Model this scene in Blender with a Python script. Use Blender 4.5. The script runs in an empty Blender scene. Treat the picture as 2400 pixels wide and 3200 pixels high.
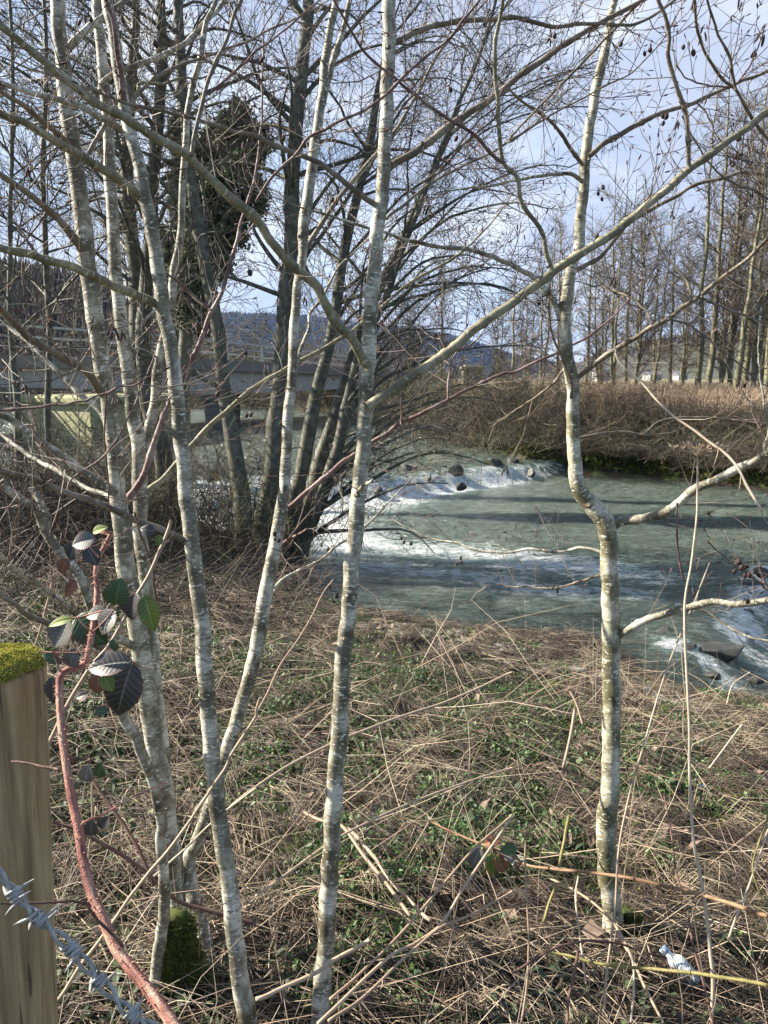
import bpy, math, random
import numpy as np
from mathutils import Vector
R = math.radians
random.seed(7); rng = np.random.default_rng(7)
scene = bpy.context.scene
col = scene.collection

# ------------------------------------------------------------------ camera
CAMZ = 1.6; PITCH = R(9.9); F = 2400.0
cam = bpy.data.cameras.new("camera"); camo = bpy.data.objects.new("camera", cam); col.objects.link(camo)
camo.location = (0, 0, CAMZ); camo.rotation_euler = (R(90) - PITCH, 0, 0)
cam.sensor_fit = 'VERTICAL'; cam.sensor_height = 36; cam.sensor_width = 27; cam.lens = 27
cam.clip_start = 0.02; cam.clip_end = 12000
scene.camera = camo
scene.render.resolution_x = 768; scene.render.resolution_y = 1024

# ------------------------------------------------------------------ light
SUN_AZ = -79.0      # degrees from straight ahead, negative is left
SUN_EL = 33.0
world = bpy.data.worlds.new("World"); scene.world = world; world.use_nodes = True
wn = world.node_tree.nodes; wl = world.node_tree.links; wn.clear()
sky = wn.new('ShaderNodeTexSky'); sky.sky_type = 'NISHITA'; sky.sun_disc = False
sky.sun_elevation = R(SUN_EL); sky.sun_rotation = R(SUN_AZ)   # 0 = +Y, turning clockwise
sky.air_density = 1.0; sky.dust_density = 0.4; sky.ozone_density = 1.5
bgs = wn.new('ShaderNodeBackground'); bgs.inputs[1].default_value = 0.065
wl.new(sky.outputs[0], bgs.inputs[0])
tcw = wn.new('ShaderNodeTexCoord')
mpw = wn.new('ShaderNodeMapping'); mpw.inputs['Scale'].default_value = (1.6, 1.6, 3.2); mpw.inputs['Location'].default_value = (3.1, 0.4, 0.2)
wl.new(tcw.outputs['Generated'], mpw.inputs[0])
nzw = wn.new('ShaderNodeTexNoise'); nzw.inputs['Scale'].default_value = 2.0; nzw.inputs['Detail'].default_value = 7; nzw.inputs['Roughness'].default_value = 0.58
wl.new(mpw.outputs[0], nzw.inputs['Vector'])
crw = wn.new('ShaderNodeValToRGB'); crw.color_ramp.elements[0].position = 0.35; crw.color_ramp.elements[1].position = 0.55
crw.color_ramp.elements[0].color = (0.34,)*3 + (1,); crw.color_ramp.elements[1].color = (0.92,)*3 + (1,)
wl.new(nzw.outputs[0], crw.inputs[0])
nz2 = wn.new('ShaderNodeTexNoise'); nz2.inputs['Scale'].default_value = 2.3; nz2.inputs['Detail'].default_value = 5
wl.new(mpw.outputs[0], nz2.inputs['Vector'])
ccw = wn.new('ShaderNodeValToRGB'); ccw.color_ramp.elements[0].position = 0.44; ccw.color_ramp.elements[1].position = 0.60
ccw.color_ramp.elements[0].color = (0.54, 0.60, 0.74, 1); ccw.color_ramp.elements[1].color = (0.92, 0.96, 1.0, 1)
wl.new(nz2.outputs[0], ccw.inputs[0])
bgc = wn.new('ShaderNodeBackground'); bgc.inputs[1].default_value = 0.42
wl.new(ccw.outputs[0], bgc.inputs[0])
mxw = wn.new('ShaderNodeMixShader'); vdw = wn.new('ShaderNodeVectorMath'); vdw.operation = 'DOT_PRODUCT'; vdw.inputs[1].default_value = (-0.35, 0.94, 0.1); wl.new(tcw.outputs['Generated'], vdw.inputs[0])
mrw = wn.new('ShaderNodeMapRange'); mrw.inputs[1].default_value = -0.1; mrw.inputs[2].default_value = 0.6; mrw.inputs[3].default_value = 0.10; wl.new(vdw.outputs['Value'], mrw.inputs[0])
mlw = wn.new('ShaderNodeMath'); mlw.operation = 'MULTIPLY'; wl.new(crw.outputs[0], mlw.inputs[0]); wl.new(mrw.outputs[0], mlw.inputs[1]); wl.new(mlw.outputs[0], mxw.inputs[0]); wl.new(bgs.outputs[0], mxw.inputs[1]); wl.new(bgc.outputs[0], mxw.inputs[2])
wo = wn.new('ShaderNodeOutputWorld'); wl.new(mxw.outputs[0], wo.inputs[0])

sun = bpy.data.lights.new("sun", 'SUN'); sun.energy = 5.0; sun.angle = R(0.55); sun.color = (1.0, 0.93, 0.80)
suno = bpy.data.objects.new("sun", sun); col.objects.link(suno)
sd = Vector((math.sin(R(SUN_AZ))*math.cos(R(SUN_EL)), math.cos(R(SUN_AZ))*math.cos(R(SUN_EL)), math.sin(R(SUN_EL))))
suno.rotation_euler = sd.to_track_quat('Z', 'Y').to_euler(); suno.location = (-20, 10, 20)
scene.view_settings.view_transform = 'Standard'; scene.view_settings.look = 'None'
scene.view_settings.exposure = 1.6; scene.view_settings.gamma = 1

# ------------------------------------------------------------------ projection helpers
cp, sp = math.cos(PITCH), math.sin(PITCH)
def ray(px, py):
    a = (px - 1200)/F; b = (1600 - py)/F
    return np.array([a, cp + sp*b, -sp + cp*b])
def P(px, py, Y):
    r = ray(px, py); return np.array([0, 0, CAMZ]) + r*(Y/r[1])
def Zp(px, py, z):
    r = ray(px, py); return np.array([0, 0, CAMZ]) + r*((z - CAMZ)/r[2])
def fdepth(p): return p[1]*cp - (p[2] - CAMZ)*sp
def T(c, r, pts):      # tile coordinates of an enlarged 800 px tile
    return [(c*800 + p[0]/2.07375, r*800 + p[1]/2.07375) + tuple(p[2:]) for p in pts]

# ------------------------------------------------------------------ materials
def mat(name, build):
    m = bpy.data.materials.new(name); m.use_nodes = True
    nt = m.node_tree; b = nt.nodes['Principled BSDF']; build(nt, nt.nodes, nt.links, b); return m
def ramp(nt, src, stops):
    c = nt.nodes.new('ShaderNodeValToRGB'); e = c.color_ramp.elements
    while len(e) < len(stops): e.new(0.5)
    for k, (p, q) in enumerate(stops): e[k].position = p; e[k].color = tuple(q) + (1,)
    nt.links.new(src, c.inputs[0]); return c.outputs[0]
def noise(nt, vec, scale, detail=4, rough=0.55, sc=None):
    n = nt.nodes.new('ShaderNodeTexNoise'); n.inputs['Scale'].default_value = scale; n.inputs['Detail'].default_value = detail; n.inputs['Roughness'].default_value = rough
    if sc:
        mp = nt.nodes.new('ShaderNodeMapping'); mp.inputs['Scale'].default_value = sc; nt.links.new(vec, mp.inputs[0]); vec = mp.outputs[0]
    nt.links.new(vec, n.inputs['Vector']); return n.outputs[0]
def mixc(nt, f, a, b, mode='MIX'):
    m = nt.nodes.new('ShaderNodeMix'); m.data_type = 'RGBA'; m.blend_type = mode
    for s, v in ((m.inputs[0], f), (m.inputs[6], a), (m.inputs[7], b)):
        if hasattr(v, 'is_linked') or isinstance(v, bpy.types.NodeSocket): nt.links.new(v, s)
        elif isinstance(v, (int, float)): s.default_value = v
        else: s.default_value = tuple(v) + (1,)
    return m.outputs[2]
def attr(nt, name, vec=False):
    a = nt.nodes.new('ShaderNodeAttribute'); a.attribute_name = name; return a.outputs['Vector' if vec else 'Fac']
def bump(nt, b, h, strength, dist):
    n = nt.nodes.new('ShaderNodeBump'); n.inputs['Strength'].default_value = strength; n.inputs['Distance'].default_value = dist
    nt.links.new(h, n.inputs['Height']); nt.links.new(n.outputs[0], b.inputs['Normal'])
def objc(nt):
    return nt.nodes.new('ShaderNodeTexCoord').outputs['Object']

def bark(name, c_dark, c_mid, c_light, streak=1.0, moss=0.0, spots=0.6):
    def f(nt, N, L, b):
        v = attr(nt, 'tc', True)
        n1 = noise(nt, v, 12, 5, 0.6)
        base = ramp(nt, n1, [(0.38, c_dark), (0.49, c_mid), (0.60, c_light)])
        n2 = noise(nt, v, 1, 4, 0.7, sc=(38, 38, 190))            # fine rings round the stem
        base = mixc(nt, ramp(nt, n2, [(0.52, (0,)*3), (0.66, (streak,)*3)]), base, [x*0.38 for x in c_dark])
        n3 = noise(nt, v, 1, 2, 0.5, sc=(75, 75, 170))           # pale lenticels
        base = mixc(nt, ramp(nt, n3, [(0.60, (0,)*3), (0.66, (spots,)*3)]), base, [min(0.8, x*1.5) for x in c_light])
        n4 = noise(nt, v, 1, 5, 0.7, sc=(20, 20, 7))               # broad blotches
        base = mixc(nt, ramp(nt, n4, [(0.50, (0,)*3), (0.66, (0.75,)*3)]), base, [x*0.8 for x in c_dark])
        vo = nt.nodes.new('ShaderNodeTexVoronoi'); mpv = nt.nodes.new('ShaderNodeMapping'); mpv.inputs['Scale'].default_value = (13, 13, 6.5); L.new(v, mpv.inputs[0]); L.new(mpv.outputs[0], vo.inputs['Vector']); vo.inputs['Scale'].default_value = 1
        base = mixc(nt, ramp(nt, vo.outputs['Distance'], [(0.07, (0.9,)*3), (0.13, (0,)*3)]), base, (0.05, 0.035, 0.022))     # bud scars
        if moss:
            n5 = noise(nt, v, 9, 5, 0.7)
            base = mixc(nt, ramp(nt, n5, [(0.50, (0,)*3), (0.62, (moss,)*3)]), base, (0.12, 0.13, 0.035))
        L.new(base, b.inputs['Base Color']); b.inputs['Roughness'].default_value = 0.62
        bump(nt, b, n2, 0.55, 0.003)
    return mat(name, f)
M_pale = bark('pale_alder_bark', (0.095, 0.080, 0.050), (0.26, 0.236, 0.170), (0.58, 0.55, 0.455), 0.80, 0.16, 0.85)
M_olive = bark('olive_alder_bark', (0.13, 0.115, 0.065), (0.22, 0.195, 0.12), (0.36, 0.33, 0.22), 0.45, 0.10, 0.8)
M_limb = bark('brown_branch_bark', (0.10, 0.078, 0.052), (0.17, 0.135, 0.095), (0.27, 0.23, 0.17), 0.3, 0.06, 0.7)
M_red = bark('reddish_branch_bark', (0.11, 0.052, 0.045), (0.17, 0.095, 0.08), (0.30, 0.23, 0.20), 0.3, 0.0, 0.6)
M_dark = bark('dark_alder_bark', (0.055, 0.05, 0.035), (0.10, 0.095, 0.065), (0.17, 0.165, 0.12), 0.3, 0.25, 0.2)
M_far = bark('far_tree_bark', (0.07, 0.065, 0.035), (0.13, 0.12, 0.065), (0.22, 0.205, 0.12), 0.2, 0.15, 0.2)
def rndmat(name, stops, rough=0.7, sheen=0, trans=0):
    def f(nt, N, L, b):
        c = ramp(nt, attr(nt, 'rnd'), stops)
        n = noise(nt, objc(nt), 60, 3)
        c = mixc(nt, ramp(nt, n, [(0.3, (0.0,)*3), (0.75, (0.3,)*3)]), c, [0.4*x for x in stops[0][1]])
        L.new(c, b.inputs['Base Color']); b.inputs['Roughness'].default_value = rough
        if trans:
            t = N.new('ShaderNodeBsdfTranslucent'); L.new(c, t.inputs[0]); mx = N.new('ShaderNodeMixShader'); mx.inputs[0].default_value = trans
            L.new(b.outputs[0], mx.inputs[1]); L.new(t.outputs[0], mx.inputs[2]); L.new(mx.outputs[0], N['Material Output'].inputs[0])
    return mat(name, f)
M_twig = rndmat('twig_bark', [(0, (0.10, 0.062, 0.050)), (0.5, (0.17, 0.12, 0.095)), (1, (0.30, 0.25, 0.19))], 0.6)
M_twigd = rndmat('dark_twig_bark', [(0, (0.045, 0.038, 0.03)), (0.6, (0.10, 0.088, 0.062)), (1, (0.20, 0.18, 0.12))], 0.7)
M_twigf = rndmat('far_twig_bark', [(0, (0.05, 0.036, 0.026)), (0.6, (0.10, 0.075, 0.052)), (1, (0.18, 0.145, 0.09))], 0.7)
M_shrub = rndmat('thicket_twig_bark', [(0, (0.035, 0.024, 0.018)), (0.5, (0.080, 0.056, 0.038)), (0.85, (0.13, 0.10, 0.06)), (1, (0.19, 0.165, 0.09))], 0.8)
M_straw = rndmat('dead_straw', [(0, (0.030, 0.019, 0.015)), (0.45, (0.070, 0.047, 0.036)), (0.75, (0.20, 0.15, 0.10)), (1, (0.50, 0.41, 0.28))], 0.6)
M_stalk = rndmat('dry_stalk', [(0, (0.30, 0.20, 0.13)), (0.5, (0.44, 0.33, 0.23)), (1, (0.58, 0.48, 0.36))], 0.55)
M_leaf = rndmat('small_green_leaves', [(0, (0.03, 0.075, 0.02)), (0.6, (0.06, 0.14, 0.03)), (1, (0.14, 0.22, 0.04))], 0.5, trans=0.3)
M_ivy = rndmat('ivy_leaves', [(0, (0.028, 0.048, 0.022)), (0.6, (0.065, 0.098, 0.042)), (1, (0.15, 0.18, 0.07))], 0.65, trans=0.2)
M_moss = rndmat('bright_moss', [(0, (0.30, 0.30, 0.04)), (0.6, (0.55, 0.53, 0.10)), (1, (0.75, 0.70, 0.25))], 0.9, trans=0.3)
M_mossd = rndmat('dark_moss', [(0, (0.05, 0.065, 0.012)), (0.6, (0.11, 0.135, 0.025)), (1, (0.22, 0.24, 0.05))], 0.9, trans=0.2)
M_dry = rndmat('fallen_leaves', [(0, (0.10, 0.06, 0.045)), (0.6, (0.22, 0.15, 0.11)), (1, (0.36, 0.26, 0.19))], 0.7, trans=0.15)
M_cone = rndmat('cones_and_catkins', [(0, (0.035, 0.018, 0.014)), (0.6, (0.07, 0.032, 0.028)), (1, (0.16, 0.07, 0.07))], 0.7)

def f_ground(nt, N, L, b):
    v = objc(nt)
    n = noise(nt, v, 2.2, 8, 0.7); n2 = noise(nt, v, 45, 5, 0.7)
    c = ramp(nt, n2, [(0.3, (0.014, 0.010, 0.007)), (0.55, (0.045, 0.032, 0.021)), (0.75, (0.10, 0.075, 0.05))])
    g = ramp(nt, n2, [(0.3, (0.02, 0.035, 0.008)), (0.6, (0.055, 0.085, 0.018)), (0.8, (0.12, 0.15, 0.03))])
    c = mixc(nt, ramp(nt, n, [(0.48, (0,)*3), (0.58, (0.85,)*3)]), c, g)
    sx = nt.nodes.new('ShaderNodeSeparateXYZ'); L.new(v, sx.inputs[0])
    mr = nt.nodes.new('ShaderNodeMapRange'); mr.inputs[1].default_value = 26; mr.inputs[2].default_value = 34; L.new(sx.outputs[1], mr.inputs[0])
    fld = ramp(nt, noise(nt, v, 0.05, 6, 0.6), [(0.35, (0.16, 0.125, 0.07)), (0.55, (0.20, 0.16, 0.085)), (0.7, (0.10, 0.13, 0.045))])
    mr3 = nt.nodes.new('ShaderNodeMapRange'); mr3.inputs[1].default_value = 4; mr3.inputs[2].default_value = 9; L.new(sx.outputs[0], mr3.inputs[0]); mm = nt.nodes.new('ShaderNodeMath'); mm.operation = 'MULTIPLY'; L.new(mr.outputs[0], mm.inputs[0]); L.new(mr3.outputs[0], mm.inputs[1]); c = mixc(nt, mm.outputs[0], c, fld)
    L.new(c, b.inputs['Base Color']); b.inputs['Roughness'].default_value = 0.95
    bump(nt, b, n2, 0.7, 0.03)
M_ground = mat('soil_and_moss', f_ground)

def f_water(nt, N, L, b):
    v = objc(nt)
    fo = attr(nt, 'foam')
    n = noise(nt, v, 1, 8, 0.68, sc=(2.0, 3.2, 1)); n1 = noise(nt, v, 1, 6, 0.7, sc=(9, 15, 1))
    a = nt.nodes.new('ShaderNodeMath'); a.operation = 'ADD'; L.new(n, a.inputs[0])
    a1 = nt.nodes.new('ShaderNodeMath'); a1.operation = 'MULTIPLY_ADD'; L.new(n1, a1.inputs[0]); a1.inputs[1].default_value = 0.9; L.new(fo, a1.inputs[2]); L.new(a1.outputs[0], a.inputs[1])
    nr = noise(nt, v, 1, 7, 0.6, sc=(3.0, 6.0, 1)); sb = nt.nodes.new('ShaderNodeMath'); sb.operation = 'SUBTRACT'; L.new(nr, sb.inputs[0]); sb.inputs[1].default_value = 0.5
    ab = nt.nodes.new('ShaderNodeMath'); ab.operation = 'ABSOLUTE'; L.new(sb.outputs[0], ab.inputs[0])
    rg = nt.nodes.new('ShaderNodeMapRange'); rg.inputs[1].default_value = 0.0; rg.inputs[2].default_value = 0.07; rg.inputs[3].default_value = 0.30; rg.inputs[4].default_value = -0.06; L.new(ab.outputs[0], rg.inputs[0])
    a0 = a; a = nt.nodes.new('ShaderNodeMath'); a.operation = 'ADD'; L.new(a0.outputs[0], a.inputs[0]); L.new(rg.outputs[0], a.inputs[1])
    mr = nt.nodes.new('ShaderNodeMapRange'); mr.inputs[1].default_value = 1.40; mr.inputs[2].default_value = 1.80; L.new(a.outputs[0], mr.inputs[0])
    mr2 = nt.nodes.new('ShaderNodeMapRange'); mr2.inputs[1].default_value = 1.0; mr2.inputs[2].default_value = 1.8; L.new(a.outputs[0], mr2.inputs[0])
    dk = ramp(nt, noise(nt, v, 0.35, 4), [(0.35, (0.040, 0.056, 0.045)), (0.65, (0.068, 0.080, 0.056))])
    c = mixc(nt, mr2.outputs[0], dk, (0.21, 0.29, 0.255))
    c = mixc(nt, mr.outputs[0], c, (0.82, 0.86, 0.86))
    L.new(c, b.inputs['Base Color'])
    rr = nt.nodes.new('ShaderNodeMapRange'); rr.inputs[3].default_value = 0.12; rr.inputs[4].default_value = 0.6; L.new(mr.outputs[0], rr.inputs[0]); L.new(rr.outputs[0], b.inputs['Roughness'])
    b.inputs['IOR'].default_value = 1.52
    w1 = noise(nt, v, 1, 6, 0.66, sc=(2.4, 5.0, 1)); w2 = noise(nt, v, 1, 4, 0.6, sc=(11, 20, 1))
    h = nt.nodes.new('ShaderNodeMath'); h.operation = 'MULTIPLY_ADD'; L.new(w2, h.inputs[0]); h.inputs[1].default_value = 0.5; L.new(w1, h.inputs[2]); w3 = noise(nt, v, 1, 3, 0.6, sc=(28, 46, 1)); h3 = nt.nodes.new('ShaderNodeMath'); h3.operation = 'MULTIPLY_ADD'; L.new(w3, h3.inputs[0]); h3.inputs[1].default_value = 0.16; L.new(h.outputs[0], h3.inputs[2]); h = h3
    h2 = nt.nodes.new('ShaderNodeMath'); h2.operation = 'MULTIPLY_ADD'; L.new(mr.outputs[0], h2.inputs[0]); h2.inputs[1].default_value = 0.5; L.new(h.outputs[0], h2.inputs[2])
    bump(nt, b, h2.outputs[0], 1.0, 0.22)
    sw = nt.nodes.new('ShaderNodeMath'); sw.operation = 'SUBTRACT'; sw.inputs[0].default_value = 1.0; L.new(mr.outputs[0], sw.inputs[1]); L.new(sw.outputs[0], b.inputs['Subsurface Weight']); b.inputs['Subsurface Radius'].default_value = (1.0, 1.3, 1.2); b.inputs['Subsurface Scale'].default_value = 1.0
M_water = mat('river_water', f_water)

def f_rock(c0, c1, c2, rough=0.75):
    def f(nt, N, L, b):
        v = objc(nt); n = noise(nt, v, 9, 8, 0.65)
        L.new(ramp(nt, n, [(0.3, c0), (0.5, c1), (0.7, c2)]), b.inputs['Base Color']); b.inputs['Roughness'].default_value = rough
        bump(nt, b, noise(nt, v, 25, 6, 0.7), 0.6, 0.02)
    return f
M_wetrock = mat('wet_rock', f_rock((0.018, 0.019, 0.018), (0.045, 0.045, 0.038), (0.10, 0.09, 0.06), 0.55))
M_slate = mat('grey_slate', f_rock((0.10, 0.10, 0.095), (0.19, 0.19, 0.18), (0.32, 0.31, 0.28), 0.7))
M_shing = mat('brown_shingle', f_rock((0.07, 0.06, 0.045), (0.13, 0.11, 0.085), (0.22, 0.19, 0.15), 0.8))
M_conc = mat('bridge_concrete', f_rock((0.30, 0.27, 0.23), (0.44, 0.40, 0.35), (0.55, 0.50, 0.44), 0.85))
M_concd = mat('dark_deck_edge', f_rock((0.13, 0.115, 0.095), (0.20, 0.18, 0.15), (0.28, 0.25, 0.21), 0.85))
M_pier = mat('algae_stained_concrete', f_rock((0.15, 0.16, 0.06), (0.32, 0.30, 0.16), (0.46, 0.43, 0.27), 0.85))
M_rail = mat('painted_rail', f_rock((0.30, 0.30, 0.28), (0.40, 0.40, 0.37), (0.5, 0.5, 0.47), 0.5))
M_sand = mat('buff_stone', f_rock((0.20, 0.17, 0.11), (0.30, 0.26, 0.17), (0.38, 0.34, 0.24), 0.85))
M_white = mat('white_render', f_rock((0.22, 0.22, 0.22), (0.30, 0.30, 0.29), (0.36, 0.36, 0.35), 0.7))
M_roof = mat('slate_roof', f_rock((0.07, 0.075, 0.085), (0.11, 0.115, 0.13), (0.15, 0.155, 0.17), 0.6))
def f_hill(c0, c1, c2, s):
    def f(nt, N, L, b):
        v = objc(nt); n = noise(nt, v, s, 9, 0.72)
        L.new(ramp(nt, n, [(0.36, c0), (0.5, c1), (0.62, c2)]), b.inputs['Base Color']); b.inputs['Roughness'].default_value = 1
        bump(nt, b, noise(nt, v, s*8, 6, 0.8), 1.0, 6.0)
    return f
M_forest = mat('haze_blue_forest', f_hill((0.008, 0.018, 0.030), (0.014, 0.030, 0.042), (0.035, 0.040, 0.040), 0.012))  # blue of the distance haze is mixed into these hillside tones
M_past = mat('pasture_hill', f_hill((0.045, 0.035, 0.028), (0.075, 0.068, 0.042), (0.085, 0.088, 0.05), 0.010))

def f_post(nt, N, L, b):
    v = objc(nt)
    n = noise(nt, v, 1, 6, 0.6, sc=(90, 90, 4)); n2 = noise(nt, v, 1, 3, 0.5, sc=(130, 130, 3)); n3 = noise(nt, v, 14, 5)
    c = ramp(nt, n, [(0.3, (0.19, 0.125, 0.06)), (0.5, (0.34, 0.235, 0.12)), (0.7, (0.47, 0.35, 0.19))])
    c = mixc(nt, ramp(nt, n2, [(0.64, (0,)*3), (0.68, (0.8,)*3)]), c, (0.05, 0.034, 0.02))
    c = mixc(nt, ramp(nt, n3, [(0.5, (0,)*3), (0.75, (0.35,)*3)]), c, (0.12, 0.095, 0.045))
    L.new(c, b.inputs['Base Color']); b.inputs['Roughness'].default_value = 0.8; bump(nt, b, n, 0.35, 0.004)
M_post = mat('weathered_timber', f_post)
def f_wire(nt, N, L, b):
    n = noise(nt, attr(nt, 'tc', True), 150, 4)
    L.new(ramp(nt, n, [(0.35, (0.22, 0.215, 0.20)), (0.65, (0.42, 0.415, 0.40))]), b.inputs['Base Color'])
    b.inputs['Metallic'].default_value = 0.25; b.inputs['Roughness'].default_value = 0.45
M_wire = mat('galvanised_wire', f_wire)
def f_cane(c0, c1, c2):
    def f(nt, N, L, b):
        n = noise(nt, attr(nt, 'tc', True), 1, 5, 0.6, sc=(150, 150, 30))
        L.new(ramp(nt, n, [(0.35, c0), (0.5, c1), (0.68, c2)]), b.inputs['Base Color']); b.inputs['Roughness'].default_value = 0.7
        bump(nt, b, noise(nt, attr(nt, 'tc', True), 400, 4), 0.6, 0.002)
    return f
M_cane = mat('pink_bramble_bark', f_cane((0.17, 0.055, 0.04), (0.38, 0.16, 0.115), (0.60, 0.43, 0.30)))
M_canedk = mat('purple_bramble_bark', f_cane((0.07, 0.03, 0.028), (0.13, 0.065, 0.05), (0.24, 0.15, 0.10)))
M_caneor = mat('orange_bramble_bark', f_cane((0.12, 0.06, 0.035), (0.24, 0.14, 0.075), (0.34, 0.23, 0.13)))
M_canegr = mat('green_bramble_bark', f_cane((0.13, 0.12, 0.03), (0.22, 0.20, 0.06), (0.30, 0.22, 0.10)))
def leafmat(name, ca, cb, cv, rough=0.38, spec=0.5):
    def f(nt, N, L, b):
        n = noise(nt, objc(nt), 45, 4)
        c = ramp(nt, n, [(0.38, ca), (0.62, cb)])
        c = mixc(nt, attr(nt, 'vein'), c, cv)
        e = attr(nt, 'edge')
        c = mixc(nt, e, c, (0.20, 0.07, 0.035))
        L.new(c, b.inputs['Base Color']); b.inputs['Roughness'].default_value = rough + 0.12; bump(nt, b, noise(nt, objc(nt), 300, 3), 0.25, 0.0006)
    return mat(name, f)
M_lfg = leafmat('green_bramble_leaf', (0.025, 0.05, 0.02), (0.045, 0.085, 0.03), (0.16, 0.20, 0.07))
M_lfd = leafmat('dark_bramble_leaf', (0.028, 0.028, 0.026), (0.055, 0.045, 0.042), (0.22, 0.20, 0.18), 0.34)
M_lfs = leafmat('silvery_bramble_leaf', (0.09, 0.085, 0.075), (0.17, 0.16, 0.14), (0.34, 0.32, 0.28), 0.42)
M_lfr = leafmat('red_bramble_leaf', (0.16, 0.05, 0.03), (0.26, 0.11, 0.06), (0.35, 0.25, 0.10), 0.5)
M_lfy = leafmat('yellowing_bramble_leaf', (0.16, 0.20, 0.03), (0.07, 0.11, 0.03), (0.40, 0.38, 0.06), 0.45)
def f_plastic(nt, N, L, b):
    L.new(ramp(nt, noise(nt, objc(nt), 30, 4), [(0.35, (0.55, 0.60, 0.60)), (0.7, (0.78, 0.8, 0.78))]), b.inputs['Base Color']); b.inputs['Roughness'].default_value = 0.3
M_plastic = mat('white_plastic', f_plastic)
def f_blue(nt, N, L, b):
    L.new(ramp(nt, noise(nt, objc(nt), 90, 2), [(0.45, (0.12, 0.30, 0.55)), (0.6, (0.7, 0.75, 0.8))]), b.inputs['Base Color']); b.inputs['Roughness'].default_value = 0.4
M_blue = mat('blue_white_plastic', f_blue)

# ------------------------------------------------------------------ object helpers
def tag(o, label=None, cat=None, group=None, kind=None):
    if label: o['label'] = label
    if cat: o['category'] = cat
    if group: o['group'] = group
    if kind: o['kind'] = kind
    return o
def empty(name, loc, label, cat, group=None):
    o = bpy.data.objects.new(name, None); col.objects.link(o); o.location = [float(x) for x in loc]; o.empty_display_size = 0.1
    return tag(o, label, cat, group)
def link(name, me, m, parent=None):
    o = bpy.data.objects.new(name, me); col.objects.link(o)
    if m: me.materials.append(m)
    if parent is not None:
        o.parent = parent; o.location = (0, 0, 0)
        v = np.empty(len(me.vertices)*3, np.float32); me.vertices.foreach_get('co', v)
        off = np.zeros(3); q = parent
        while q is not None: off += np.array(q.location); q = q.parent
        v = v.reshape(-1, 3) - off.astype(np.float32); me.vertices.foreach_set('co', v.ravel())
    return o
def mesh_np(name, V, Fc, attrs=None, smooth=True):
    V = np.asarray(V, np.float32); Fc = np.asarray(Fc, np.int32); k = Fc.shape[1]
    me = bpy.data.meshes.new(name); me.vertices.add(len(V)); me.vertices.foreach_set('co', V.ravel())
    me.loops.add(Fc.size); me.loops.foreach_set('vertex_index', Fc.ravel())
    me.polygons.add(len(Fc)); me.polygons.foreach_set('loop_start', np.arange(0, Fc.size, k, dtype=np.int32))
    me.polygons.foreach_set('loop_total', np.full(len(Fc), k, np.int32))
    me.polygons.foreach_set('use_smooth', np.full(len(Fc), bool(smooth)))
    for nm, a in (attrs or {}).items():
        a = np.asarray(a, np.float32)
        if a.ndim == 2:
            at = me.attributes.new(nm, 'FLOAT_VECTOR', 'POINT'); at.data.foreach_set('vector', a.ravel())
        else:
            at = me.attributes.new(nm, 'FLOAT', 'POINT'); at.data.foreach_set('value', a)
    me.update(); me.validate(); return me

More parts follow.
